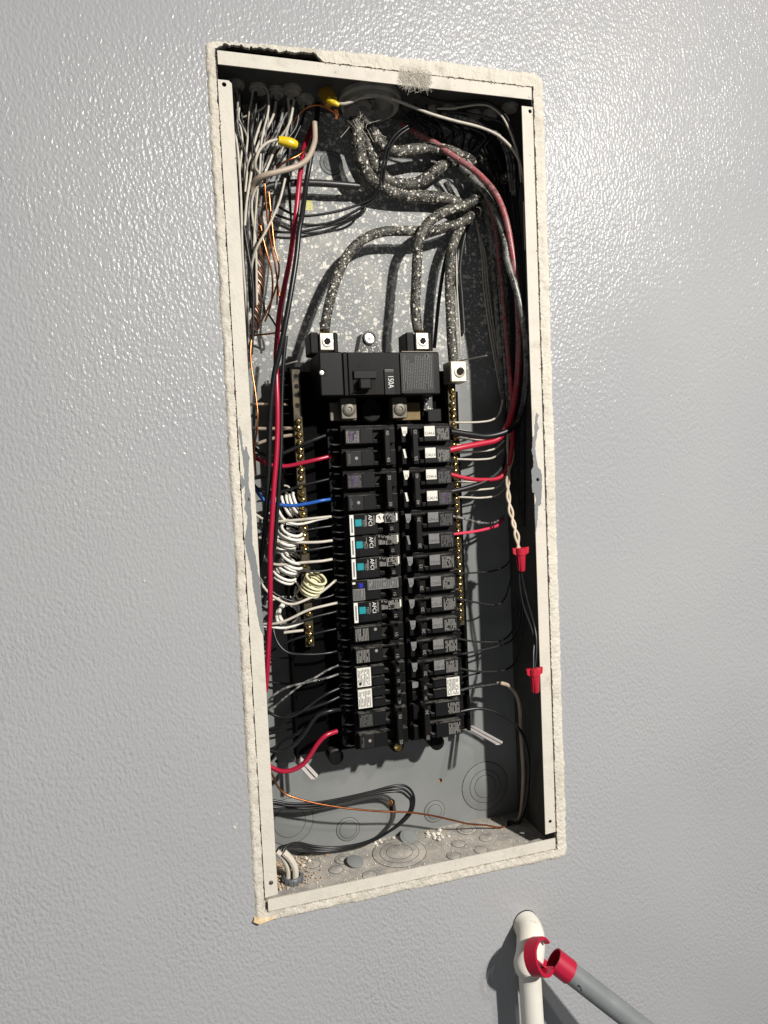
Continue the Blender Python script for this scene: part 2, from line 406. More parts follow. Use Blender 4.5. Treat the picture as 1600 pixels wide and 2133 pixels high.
M['pvc'] = mat('white_pvc', (0.66, 0.64, 0.575), 0.36, spec=0.4, var=(26, (0.58, 0.55, 0.475), 0.42, 0.72), vrough=.2, bump=(60, .12, .002))
layer(M['pvc'], (0.36, 0.27, 0.18), 75, 0.60, 0.74, -1.022, -1.004, kind='noise')
layer(M['pvc'], (0.42, 0.40, 0.36), 240, 0.66, 0.74, kind='noise')
M['sheath'] = mat('old_white_sheath', (0.36, 0.34, 0.30), 0.55, var=(60, (0.22, 0.2, 0.18), 0.4, 0.7))
M['seal'] = mat('grey_duct_seal', (0.21, 0.20, 0.185), 0.95, spec=0.1, bump=(350, 0.9, 0.003))
M['lint'] = mat('grey_lint', (0.56, 0.52, 0.45), 1.0, spec=0.05)
M['wood'] = mat('wood_stud', (0.38, 0.20, 0.085), 0.7, var=(40, (0.28, 0.14, 0.06), 0.4, 0.6))
M['cavity'] = mat('dark_stud_bay', (0.03, 0.024, 0.018), 0.95)
M['dark'] = mat('dark_gap', (0.02, 0.018, 0.016), 0.9, spec=0.1)
M['crumb'] = mat('plaster_crumb', (0.64, 0.60, 0.53), 0.9, spec=0.1)
M['chip'] = mat('torn_drywall_paper', (0.42, 0.27, 0.12), 0.9, spec=0.1, var=(180, (0.62, 0.52, 0.36), 0.4, 0.65))
M['granule'] = mat('rusty_grit', (0.36, 0.22, 0.11), 0.95, spec=0.1, var=(200, (0.52, 0.44, 0.34), 0.4, 0.6))
M['gring'] = mat('grey_bushing_plastic', (0.10, 0.108, 0.115), 0.5)
M['yspot'] = mat('yellow_paint_mark', (0.50, 0.46, 0.12), 0.6, var=(400, (0.3, 0.3, 0.25), 0.5, 0.6))

# lettering meshes (built from the default font, once per word)
GLYPH = {}
fo = []
for body in ('150A', 'AFCI', 'TEST', 'CAFCI', '15', '20', '30', '35', '40', '50', 'OFF', 'ON', 'CH4.6', 'CH4.4', 'CAU.4', '32', '52', '17'):
    c = bpy.data.curves.new('lettering', 'FONT'); c.body = body; c.size = 1.0; c.align_x = 'CENTER'; c.align_y = 'CENTER'; c.extrude = 0.02
    c.resolution_u = 2
    o = bpy.data.objects.new('lettering', c); COL.objects.link(o); fo.append((body, o))
bpy.context.view_layer.update()
dg = bpy.context.evaluated_depsgraph_get()
for body, o in fo: GLYPH[body] = bpy.data.meshes.new_from_object(o.evaluated_get(dg))
for body, o in fo:
    c = o.data; bpy.data.objects.remove(o); bpy.data.curves.remove(c)


def text(body, p, size, mt, parent, turn='cw', name='lettering', wide=1.0):
    me = GLYPH[body].copy(); me.materials.clear(); me.materials.append(mt)
    ex, ey = {'cw': ((0, 0, -1), (1, 0, 0)), 'ccw': ((0, 0, 1), (-1, 0, 0)), 'up': ((1, 0, 0), (0, 0, 1))}[turn]
    ex, ey = Vector(ex), Vector(ey)
    for v in me.vertices:
        q = v.co.copy(); v.co = ex * (q.x * size * wide) + ey * (q.y * size) + Vector((0, -1, 0)) * (q.z * size)
    return share(name, me, parent, p)


# ------------------------------------------------------------------ wall, drywall hole, joint compound
OX0, OX1, OZ0, OZ1 = -0.0065, BW + 0.0065, -BH - 0.0065, 0.0118
wall = plate('wall', [(-1.6, -2.2), (2.6, -2.2), (2.6, 1.3), (-1.6, 1.3)], [[(OX0, OZ0), (OX1, OZ0), (OX1, OZ1), (0.012, OZ1), (OX0, 0.002)]], 0.0, 0.0127, M['wall'], kind='structure')
wall['label'] = 'grey orange-peel painted wall'
# the cut edge of the drywall inside the opening
e = MB()
for x0, x1, z0, z1 in ((OX0 - .004, OX0 + .0004, OZ0, OZ1), (OX1 - .0004, OX1 + .004, OZ0, OZ1), (OX0, OX1, OZ0 - .004, OZ0 + .0004), (0.012, OX1, OZ1 - .0004, OZ1 + .004)):
    e.box(x0, x1, 0.0006, 0.0133, z0, z1)
e.build('drywall_edge', M['gypsum'], wall)
bay = MB(); bay.box(-0.06, BW + 0.06, 0.150, 0.155, -1.0, 0.12); bay.box(-0.065, -0.06, 0.0135, 0.15, -1.0, 0.12); bay.box(BW + 0.06, BW + 0.065, 0.0135, 0.15, -1.0, 0.12)
bay.box(-0.06, BW + 0.06, 0.0135, 0.15, 0.12, 0.125); bay.box(-0.06, BW + 0.06, 0.0135, 0.15, -1.005, -1.0)
tag(bay.build('stud_bay', M['cavity'], None, (0, 0.15, 0)), kind='structure')
stud = MB(); stud.box(0.12, 0.30, 0.104, 0.14, -1.0, -0.78)
tag(stud.build('wood_blocking', M['wood'], None, (0.2, 0.104, -0.9)), kind='structure')


def compound():
    """the raised ragged band of joint compound round the opening"""
    ob = [(-0.0116, 0.0105), (0.3785, 0.0190), (0.3783, -0.9385), (-0.0128, -0.9362)]
    rad = [0.010, 0.012, 0.013, 0.0015]
    ib = [(-0.0016, 0.0020), (BW + 0.0016, 0.0020), (BW + 0.0016, -BH - 0.0017), (-0.0016, -BH - 0.0017)]
    out = []; inn = []
    for i in range(4):
        p, q = Vector(ob[i]), Vector(ob[(i + 1) % 4]); a, b = Vector(ib[i]), Vector(ib[(i + 1) % 4])
        d = (q - p).normalized(); r0, r1 = rad[i], rad[(i + 1) % 4]
        n = int((q - p).length / 0.0013)
        for k in range(n):
            t = k / n
            out.append(p + d * r0 + (q - d * r1 - p - d * r0) * t + Vector((0, .0034 * math.sin(math.pi * t) ** .7 if i == 0 and 0 < t < 1 else 0))); inn.append(a + (b - a) * t)
        nx = Vector(ob[(i + 2) % 4]); d2 = (nx - q).normalized()
        for k in range(6):                      # rounded corner
            t = (k + .5) / 6
            A, Bq = q - d * r1, q + d2 * r1
            out.append((A * (1 - t) ** 2 + q * 2 * t * (1 - t) + Bq * t * t)); inn.append(b.copy())
    K = 9; V = []; n = len(out)
    for i in range(n):
        o2, i2 = out[i].copy(), inn[i].copy()
        ctr = Vector((0.18, -0.46))
        nn = (o2 - i2); nn = nn.normalized() if nn.length > 1e-6 else Vector((1, 0))
        s3 = Vector((o2.x * 140, o2.y * 140, 3.1))
        o2 += nn * (noise.noise(s3) * 0.0013 + noise.noise(s3 * 3.3) * 0.0009 + noise.noise(s3 * .25) * .0012)
        i2 += nn * (noise.noise(Vector((i2.x * 90, i2.y * 90, 8.0))) * 0.0014 + noise.noise(Vector((i2.x * 620, i2.y * 620, 2.0))) * 0.0011)
        top = i2.y > -0.003 and -0.002 < i2.x < 0.114
        if top:                                  # broken-out gap above the flange
            lift = min(1, max(0, (i2.x + 0.001) / 0.008), max(0, (0.111 - i2.x) / 0.006))
            jag = 0.0086 + 0.0026 * noise.noise(Vector((i2.x * 170, 1.7, 0))) + 0.0018 * noise.noise(Vector((i2.x * 520, 4.7, 0)))
            i2.y = i2.y * (1 - lift) + jag * lift
            o2.y = max(o2.y, i2.y + 0.0026); i2.y = min(i2.y, o2.y - .0026)
        for k in range(K):
            t = k / (K - 2) if k < K - 1 else 1
            p = o2 + (i2 - o2) * t
            h = -0.0004 - 0.0021 * min(1, t * 3.2)
            h += (0.0009 * noise.noise(Vector((p.x * 260, p.y * 260, 0))) + .0011 * noise.noise(Vector((p.x * 70, p.y * 70, 4)))) * min(1, t * 4)
            if k == 0: h = 0.0004
            if k == K - 1: h = 0.0012 if top else 0.0085
            V.append((p.x, h, p.y))
    F = [(i * K + k, i * K + k + 1, ((i + 1) % n) * K + k + 1, ((i + 1) % n) * K + k) for i in range(n) for k in range(K - 1)]
    b = MB().add(V, F, True)
    return b.build('joint_compound', M['plaster'], wall, sharp=60)


compound()
b = MB(); rn = random.Random(5)
for px, py, sz in ((489, 1722, 5), (494, 1716, 3), (456, 1694, 3), (478, 1838, 3), (1213, 770, 3), (1252, 690, 3), (181, 246, 4), (214, 240, 3), (1010, 1480, 3), (300, 1210, 3), (1380, 1030, 3)):
    if 495 < px < 1130: continue
    c = at(px, py, -.0002); n = 7
    b.prism([(c.x + sz * .0004 * rn.uniform(.4, 1.2) * math.cos(-k * 6.283 / n), c.z + sz * .0004 * rn.uniform(.4, 1.2) * math.sin(-k * 6.283 / n)) for k in range(n)], -.0006, .0002)
b.build('paint_nick', M['plaster'], wall)
# torn tan paper at the lower left corner of the opening
q = [at(528, 1921, -0.004), at(541, 1926, -0.006), at(576, 1912, -0.0035), at(545, 1912, -0.0032), at(530, 1914, -0.003)]
b = MB().add(q + [p + Vector((0, 0.0028, 0.0006)) for p in q], [(0, 1, 2, 3, 4), (9, 8, 7, 6, 5)] + [(i, i + 5, (i + 1) % 5 + 5, (i + 1) % 5) for i in range(5)])
b.build('torn_paper', M['chip'], wall)

# ------------------------------------------------------------------ the steel box
box = thing('panel_box', 'recessed grey steel electrical panel box set into the wall', 'panel box', (0, 0.05, -BH))
FW = 0.0138
hole_back = [at(815, 1672, BD), at(917, 1626, BD), at(576, 1586, BD), at(873, 612, BD)]
holes = []
kx, kz = hole_back[0].x, hole_back[0].z
holes.append(circ(kx, kz, 0.0052, 20)); holes.append(circ(hole_back[1].x, hole_back[1].z, 0.0030, 14)); holes.append(circ(hole_back[2].x, hole_back[2].z, 0.0021, 12)); holes.append(circ(hole_back[3].x, hole_back[3].z, 0.0021, 12))
plate('back_panel', [(-0.0006, -BH - 0.0006), (BW + 0.0006, -BH - 0.0006), (BW + 0.0006, 0.0006), (-0.0006, 0.0006)], holes, BD, BD + 0.0012, M['box'], box)
kh = MB(); kh.box(kx - 0.0022, kx + 0.0022, BD - 0.0003, BD + 0.0001, kz - 0.0105, kz - 0.0046); kh.build('keyhole_slot', M['dark'], box)
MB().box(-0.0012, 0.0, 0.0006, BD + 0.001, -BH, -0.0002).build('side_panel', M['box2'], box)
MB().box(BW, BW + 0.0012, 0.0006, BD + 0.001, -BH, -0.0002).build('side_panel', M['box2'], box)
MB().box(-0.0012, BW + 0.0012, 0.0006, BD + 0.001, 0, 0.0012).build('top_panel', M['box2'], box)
MB().box(-0.0012, BW + 0.0012, 0.0006, BD + 0.001, -BH - 0.0012, -BH).build('floor_panel', M['floor'], box)
# flanges, the side ones notched short of the corners
lh = [at(467, 176, -.001), at(516, 1040, -.001), at(565, 1838, -.001)]
rh = [at(1104, 232, -.001), at(1120, 999, -.001), at(1146, 1711, -.001)]


def flange(outer, hs, y=-0.0012):
    return plate('flange', outer, [circ(p.x, p.z, r, 12) for p, r in hs], y, y + 0.0014, M['flange'], box)


zt = at(460, 166, -.001).z; zb = at(570, 1866, -.001).z
flange([(-0.0004, zb), (FW, zb + .001), (FW, zt - .003), (FW - .003, zt), (-0.0004, zt)], [(lh[0], .0024), (lh[1], .0023), (lh[2], .0018)])
zt2 = at(1098, 222, -.001).z; zb2 = at(1148, 1734, -.001).z
flange([(BW - FW, zb2 - .001), (BW + 0.0004, zb2), (BW + 0.0004, zt2), (BW - FW, zt2)], [(rh[0], .0023), (rh[1], .0023), (rh[2], .0023)])
flange([(0.0008, -0.0128), (BW - 0.0008, -0.0128), (BW - 0.0008, 0.0010), (0.0008, 0.0010)], [], -0.0020)
flange([(0.0022, -BH - 0.0006), (BW - 0.0008, -BH - 0.0006), (BW - 0.0008, -BH + 0.0128), (0.0022, -BH + 0.0128)], [], -0.0020)


def bare_patch(pts, hole):                # where the paint has flaked off the flange
    P = [at(x, y, -.0014) for x, y in pts]; L2 = []
    for i, p in enumerate(P):
        q = P[(i + 1) % len(P)]; n = max(1, int((q - p).length / .0018))
        for k in range(n):
            c = p.lerp(q, k / n); L2.append((c.x + random.uniform(-.0004, .0004), c.z + random.uniform(-.0004, .0004)))
    plate('bare_patch', L2, [circ(hole.x, hole.z, .0022, 12)], -.00150, -.00135, M['bare'], box)


bare_patch([(498, 886), (504, 900), (505, 925), (510, 942), (511, 930), (514, 930), (517, 946), (521, 955), (518, 966), (518, 990), (519, 1014), (522, 1028), (523, 1050), (524, 1076), (526, 1100), (526, 1130), (533, 1160), (537, 1188), (541, 1206), (543, 1230), (545, 1262), (549, 1300), (551, 1324), (544, 1314), (538, 1290), (534, 1262), (527, 1222), (525, 1192), (519, 1168), (512, 1140), (510, 1120), (514, 1100), (516, 1076), (510, 1060), (512, 1048), (510, 1036), (511, 1011), (505, 1019), (501, 1000), (503, 988), (509, 1000), (509, 976), (506, 955), (502, 929), (499, 907), (497, 893)], lh[1])
bare_patch([(1117, 859), (1122, 864), (1119, 878), (1123, 891), (1119, 899), (1119, 909), (1116, 921), (1114.5, 933), (1117, 949), (1120, 973), (1126, 978), (1129, 991), (1129, 1019), (1127, 1051), (1121, 1054), (1120, 1080), (1117, 1108), (1114, 1080), (1114, 1054), (1117, 1040), (1114, 1027), (1109, 1025), (1107, 977), (1112, 970), (1112, 954), (1107, 939), (1109, 928), (1110, 911), (1114, 905), (1113, 892), (1116, 871)], rh[1])
sc = MB(); sc.lathe(lh[2], (0, -1, 0), [(0.0024, -0.001), (0.0024, 0.0008), (0.0016, 0.0015), (0, 0.0016)], 12); sc.build('flange_screw', M['tab'], box)


def knockout(c, n, radii, h=0.0007, mt=None):
    ob = None
    for i, r in enumerate(radii):
        b = MB(); z = 0.0003 + h * i
        gp = MB().lathe(Vector(c) + Vector(n) * z, n, [(r + .0005, 0), (r + .0005, .00015), (r - .0005, .00015), (r - .0005, 0)], 40)
        b.lathe(c, n, [(r, -0.0002), (r, z + h * .45), (r - h * 1.3, z + h), (0, z + h)], 30)
        if ob is None: ob = b.build('knockout', mt or M['knock'], box)
        else: b.build('knockout_disc', mt or M['knock'], ob)
        gp.build('shear_gap', M['dark'], ob)


for px, py, rr in ((1010, 1637, (.0335, .0225, .0155)), (905, 1690, (.0145, .0095)), (725, 1727, (.0152, .0112)), (603, 1711, (.030, .020)), (690, 340, (.014, .0095))):
    p = at(px, py, BD); knockout((min(p.x, BW - rr[0] - .001), BD, max(p.z, -BH + rr[0] + .001)), (0, -1, 0), rr, mt=M['knock_back'])
for px, py, rr in ((832, 1776, (.034, .0245, .0165)), (972, 1728, (.013, .0078)), (955, 1758, (.0085,)), (1012, 1746, (.0085,)), (945, 1783, (.0085,)), (700, 1812, (.0085,)), (716, 1790, (.011, .006)), (1002, 1771, (.0085,)), (770, 1823, (.0085,)), (650, 1800, (.010,))):
    p = at_z(px, py, -BH); knockout((p.x, min(max(p.y, rr[0] + .003), BD - rr[0] - .001), -BH), (0, 0, 1), rr, .00035, M['floor'])
# a yellow mark on the back plate
p = at(643, 428, BD - .0002); MB().box(p.x - .0055, p.x + .005, p.y, p.y + .0004, p.z - .006, p.z + .006).build('yellow_mark', M['yspot'], box)

# ------------------------------------------------------------------ bus base and neutral bars
SX = 0.1850                              # the seam between the two breaker columns
Z0, PIT = -0.3863, 0.02556
base = thing('bus_base', 'black plastic base holding the main and branch breakers', 'breaker base', (0.165, 0.085, -0.79))
b = MB(); b.box(0.0515, 0.281, 0.072, 0.080, -0.783, -0.318, .001); b.box(0.108, 0.262, 0.0745, 0.090, -0.786, -0.31, .001)
for i in range(9): b.box(0.0560, 0.0575, 0.060, 0.0725, -0.76 + i * .05, -0.757 + i * .05)
b.box(0.0518, 0.0545, 0.058, 0.073, -0.782, -0.33, .0008); b.box(0.276, 0.2805, 0.062, 0.073, -0.782, -0.345, .0008)
b.build('base_plate', M['base'], base)
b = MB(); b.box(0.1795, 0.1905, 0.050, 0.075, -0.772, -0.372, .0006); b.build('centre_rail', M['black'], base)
for px, py in ((701, 1583), (912, 1553)):
    p = at(px, py, 0.055); MB().lathe((p.x, 0.055, p.z + .003), (0, 1, 0), [(0.0085, 0), (0.0095, .001), (0.0095, 0.022)], 18).build('mounting_boss', M['black'], base)
p = at(829, 1556, 0.05); bo = MB().lathe((p.x, 0.05, p.z + .002), (0, 1, 0), [(0.0088, 0.002), (0.0095, .003), (0.0095, 0.026)], 18).build('mounting_boss', M['black'], base)
MB().lathe((p.x, 0.05, p.z + .0005), (0, -1, 0), [(0.0052, -0.003), (0.0052, .001), (0.003, .0022), (0, .0024)], 14).build('boss_screw', M['brass'], bo)


def prong(px0, py0, d0, px1, py1, d1, wid=0.0046, gap=0.0018):
    A, Bq = at(px0, py0, d0), at(px1, py1, d1); d = (Bq - A).normalized(); u = Vector((0, -.3, 1)).cross(d).normalized(); n = d.cross(u).normalized()
    for s in (-1, 1):
        c = u * s * (wid / 2 + gap / 2); b = MB()
        vs = [A + c + u * (wid / 2) * i + n * .0006 * j for i in (-1, 1) for j in (-1, 1)] + [Bq + c + u * (wid / 2) * i + n * .0006 * j + d * (0.003 if i * s < 0 else 0) for i in (-1, 1) for j in (-1, 1)]
        b.add(vs, [(0, 1, 3, 2), (4, 6, 7, 5), (0, 4, 5, 1), (2, 3, 7, 6), (0, 2, 6, 4), (1, 5, 7, 3)])
        b.build('standoff_prong', M['prong'], base)


prong(978, 1514, .074, 1040, 1548, .014); prong(616, 1577, .074, 655, 1619, .040)
prong(955, 752, .074, 1012, 741, .016, .0018, .0012); prong(585, 762, .07, 617, 753, .045, .002, .001)
p = at(585, 788, .05); MB().tube([at(583, 780, .05), at(590, 783, .05), at(592, 789, .05), at(589, 796, .05), at(584, 797, .05)], .0008, 6).build('wire_clip', M['steel'], base)
for k in range(4):                        # moulded ribs of the left rail
    zz = -0.335 - k * 0.0165; MB().box(0.057, 0.069, 0.058, 0.0722, zz - .0009, zz, .0003).build('moulded_rib', M['black2'], base)

sb = MB(); sb.lathe((0, 0, 0), (0, -1, 0), [(0.0034, -0.004), (0.0036, .0014), (0.0028, .0026), (0.0012, .0030), (0, .0030)], 10)
SCREW = sb.mesh('screw', M['brass'], sharp=50)
sl = MB(); sl.box(-.0026, .0026, -.0034, -.0026, -.00045, .00045); SLOT = sl.mesh('screw_slot', M['dark'])


def neutral_bar(label, x, z0, z1, zs, n, skip=()):
    t = thing('neutral_bar', label, 'neutral bar', (x, 0.06, z1), 'neutral bars beside the breakers')
    MB().box(x - .0052, x + .0052, .050, .062, z1, z0, .0006).build('bar', M['bar'], t)
    MB().box(x - .007, x + .007, .0622, .0717, z1 - .004, z0 + .004, .0006).build('insulator', M['base'], t)
    for i in range(n):
        if i in skip: continue
        z = zs - i * 0.0084
        if z < z1 + .003: break
        o = share('screw', SCREW, t, (x + random.uniform(-.0006, .0006), .0488 + random.uniform(-.001, .0015), z + random.uniform(-.0006, .0006)), (random.uniform(-.25, .25), random.uniform(0, 3.1), random.uniform(-.25, .25)))
        s2 = bpy.data.objects.new('screw_slot', SLOT); COL.objects.link(s2); s2.parent = o
    return t


nl = neutral_bar('left neutral bar with dull brass screws behind the red wire', 0.0737, -0.318, -0.645, -0.378, 33, (19, 21, 22, 24, 26, 28))
nr = neutral_bar('right neutral bar crowded with bright brass screws', 0.2672, -0.335, -0.640, -0.345, 36)
for z in (-.326, -.338, -.348, -.360):
    MB().lathe((0.0737, .0499, z), (0, -1, 0), [(0.0028, -.0003), (0.0028, .0002), (0, .0002)], 12).build('empty_hole', M['dark'], nl)
lug = MB(); lug.box(.2595, .2805, .032, .058, -.3372, -.3115, .0012); lo = lug.build('neutral_lug', M['alu'], nr)
MB().lathe((.2712, .032, -.3245), (0, -1, 0), [(.0072, -.0005), (.0072, .0012), (.0056, .0014), (.0052, .0004)], 20).build('lug_collar', M['alu'], lo)
MB().lathe((.2715, .0316, -.3245), (0, -1, 0), [(.0046, 0), (.0046, .0006), (0, .0006)], 16).build('lug_socket', M['dark'], lo)

# ------------------------------------------------------------------ main breaker
mb = thing('main_breaker', 'wide black main breaker marked 150A at the top of the columns', 'main breaker', (0.165, 0.03, -0.355))
MX0, MX1, MZ0, MZ1, MY = 0.0940, 0.2375, -0.3537, -0.3048, 0.0100
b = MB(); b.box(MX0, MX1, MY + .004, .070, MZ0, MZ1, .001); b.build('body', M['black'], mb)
MB().box(MX0, .1205, MY, MY + .0045, MZ0, MZ1, .0012).build('cover_block', M['black2'], mb)
MB().box(.1215, .1262, MY + .001, MY + .0045, MZ0, MZ1, .0006).build('cover_rib', M['black'], mb)
MB().box(.1270, .1895, MY + .0015, MY + .0045, MZ0 + .0002, MZ1 - .0002, .0008).build('cover_panel', M['black'], mb)
MB().box(.1905, .2365, MY - .0005, MY + .0045, MZ0, MZ1, .0012).build('label_block', M['black2'], mb)
p = at(670, 776, MY); MB().lathe((p.x + .001, MY - .0002, p.z), (0, -1, 0), [(.0042, -.0004), (.0042, .0002), (0, .0002)], 16).build('screw_well', M['dark'], mb)
MB().lathe((p.x, MY - .0004, p.z - .0004), (0, -1, 0), [(.0026, 0), (.0024, .0008), (0, .0010)], 12).build('cover_screw', M['steel'], mb)
p = at(750, 760, MY); MB().lathe((p.x, MY + .0015, p.z), (0, -1, 0), [(.0014, -.0002), (.0014, .0002), (0, .0002)], 10).build('pin_hole', M['dark'], mb)
# toggle
tx0, tx1 = at(737, 790, MY).x, at(771, 790, MY).x
tz0, tz1 = at(750, 822, MY).z, at(750, 772, MY).z
MB().box(tx0 - .0005, tx1 + .006, MY + .0008, MY + .002, tz0, tz1 + .0005).build('toggle_well', M['dark'], mb)
tg = MB(); tg.box(tx0, tx1 + .008, MY - .0018, MY + .001, tz1 - .009, tz1, .0005); tg.build('toggle_guard', M['black2'], mb)
tg = MB(); tg.box(tx0 + .004, tx1 - .001, MY - .010, MY + .001, tz0 + .005, tz1 - .0095, .0016); tg.build('toggle', M['toggle'], mb)
MB().tube([at(735, 818, MY - .001), at(742, 814, MY - .002), at(752, 813, MY - .002), at(763, 814, MY - .002), at(768, 815, MY - .001)], .0007, 6).build('toggle_lip', M['black2'], mb)
# 150A tag
a0, a1 = at(801, 769, MY - .001), at(823, 821, MY - .001)
MB().box(a0.x, a1.x, MY - .0004, MY + .002, a1.z, a0.z).build('rating_tag', M['black2'], mb)
MB().box(a0.x + .0005, a1.x - .0005, MY - .0007, MY, a0.z - .0012, a0.z - .0004).build('tag_stripe', M['print'], mb)
MB().box(a0.x + .0005, a1.x - .0005, MY - .0007, MY, a0.z - .0030, a0.z - .0023).build('tag_stripe', M['dimprint'], mb)
pc = at(814, 795, MY - .001); text('150A', (pc.x, MY - .0007, pc.z), .0095, M['white'], mb, 'cw', wide=.72)
# spec label: a charcoal plate with columns of fine print
l0, l1 = at(833, 735, MY), at(905, 818, MY)
MB().box(l0.x, l1.x, MY - .0009, MY, l1.z, l0.z).build('spec_label', M['speclabel'], mb)
b = MB(); n = 17
for i in range(n):
    x = l0.x + .003 + (l1.x - l0.x - .006) * i / (n - 1); z = l0.z - .002 - random.uniform(0, .012 if i < 7 else .004)
    end = l1.z + .002 + random.uniform(0, .012 if i % 4 == 1 else .003)
    while z > end:
        ln = random.uniform(.0012, .004); b.box(x - .00042, x + .00042, MY - .0011, MY - .0008, max(end, z - ln), z); z -= ln + .0006
b.build('fine_print', M['dimprint'], mb)
ce = at(888, 742, MY); MB().lathe((ce.x, MY - .0009, ce.z), (0, -1, 0), [(.0028, 0), (.0028, .0003), (.0020, .0003), (.0020, 0)], 18).build('approval_mark', M['dimprint'], mb)
MB().box(.1910, .2340, MY + .0002, MY + .003, MZ1 + .0001, MZ1 + .0009).build('top_edge', M['tab'], mb)


def line_lug(px, py):
    c = at(px, py, .030)
    for sx, wd in ((-1, .0105), (1, .0055)):
        x0 = c.x - .0085 if sx < 0 else c.x + .0085
        MB().box(x0, x0 + sx * wd, .034, .065, c.z - .014, c.z + .0105, .0015).build('lug_barrier', M['black'], mb)
    o = MB().box(c.x - .0080, c.x + .0080, .030, .052, c.z - .0105, c.z + .0092, .0008).build('line_lug', M['alu'], mb)
    MB().lathe((c.x + .0006, .030, c.z - .0005), (0, -1, 0), [(.0066, -.0005), (.0066, .0008), (.0052, .0010), (.0048, .0002)], 20).build('lug_ring', M['steel'], o)
    MB().lathe((c.x + .0006, .0297, c.z - .0005), (0, -1, 0), [(.0042, 0), (.0042, .0005), (0, .0005)], 6).build('hex_socket', M['dark'], o)


line_lug(681, 710); line_lug(880, 709)
# sprayed centre bracket
c = at(765, 692, .045)
b = MB(); b.prism([(c.x - .021, MZ1), (c.x + .021, MZ1), (c.x + .013, MZ1 + .007), (c.x + .0085, MZ1 + .026), (c.x, MZ1 + .031), (c.x - .0085, MZ1 + .026), (c.x - .013, MZ1 + .007)], .040, .062)
bk = b.build('centre_bracket', M['dusty'], mb)
MB().lathe((c.x + .001, .040, MZ1 + .021), (0, -1, 0), [(.0078, -.001), (.0078, .003), (.0062, .004), (.0058, .0015), (.0030, .0015), (0, .0022)], 20).build('bracket_screw', M['steel'], bk)
# load straps under the main breaker
for px, py, bpx in ((727, 850, 715), (833, 849, 850)):
    s0 = at(px, py, .030)
    plate_ = at(bpx, 855, .045); MB().box(plate_.x - .016, plate_.x + .016, .0452, .0495, plate_.z - .012, plate_.z + .010, .0008).build('bus_plate', M['oldbrass'] if bpx > 800 else M['tab'], mb)
    o = MB().box(s0.x - .0092, s0.x + .0092, .030, .0448, s0.z - .0125, MZ0 - .0002, .0008).build('load_strap', M['tab'], mb)
    MB().lathe((s0.x, .030, s0.z - .002), (0, -1, 0), [(.0075, -.001), (.0075, .0012), (.0060, .0020), (.0032, .0020), (.0030, .0008), (0, .0010)], 18).build('strap_screw', M['tab'], o)
p = at(776, 855, .05); MB().lathe((p.x, .058, p.z), (0, -1, 0), [(.014, -.004), (.014, .003), (.012, .005), (.004, .005), (.0035, .003), (0, .003)], 20).build('centre_boss', M['black'], mb)
p = at(890, 838, .05); MB().box(p.x - .006, p.x + .006, .046, .060, p.z - .011, p.z + .009, .001).build('dusty_tab', M['dusty'], mb)
p = at(903, 862, .05); MB().box(p.x - .009, p.x + .009, .046, .060, p.z - .010, p.z + .006, .001).build('side_tab', M['black2'], mb)


# ------------------------------------------------------------------ branch breakers
def bars(b, x0, x1, z0, z1, n, y, vertical=True, dash=(.001, .003), w=.5, skip=.1):
    for i in range(n):
        if vertical:
            st = (x1 - x0) / n; x = x0 + st * i; z = z1 - random.uniform(0, .0012)
            while z > z0:
                ln = random.uniform(*dash)
                if random.random() > skip: b.box(x, x + st * w, y - .0002, y + .0002, max(z0, z - ln), z)
                z -= ln + .0004
        else:
            st = (z1 - z0) / n; z = z0 + st * i; x = x0
            while x < x1:
                ln = random.uniform(*dash)
                if random.random() > skip: b.box(x, min(x1, x + ln), y - .0002, y + .0002, z, z + st * w)
                x += ln + .0004


YS, YN = 0.0285, 0.0185


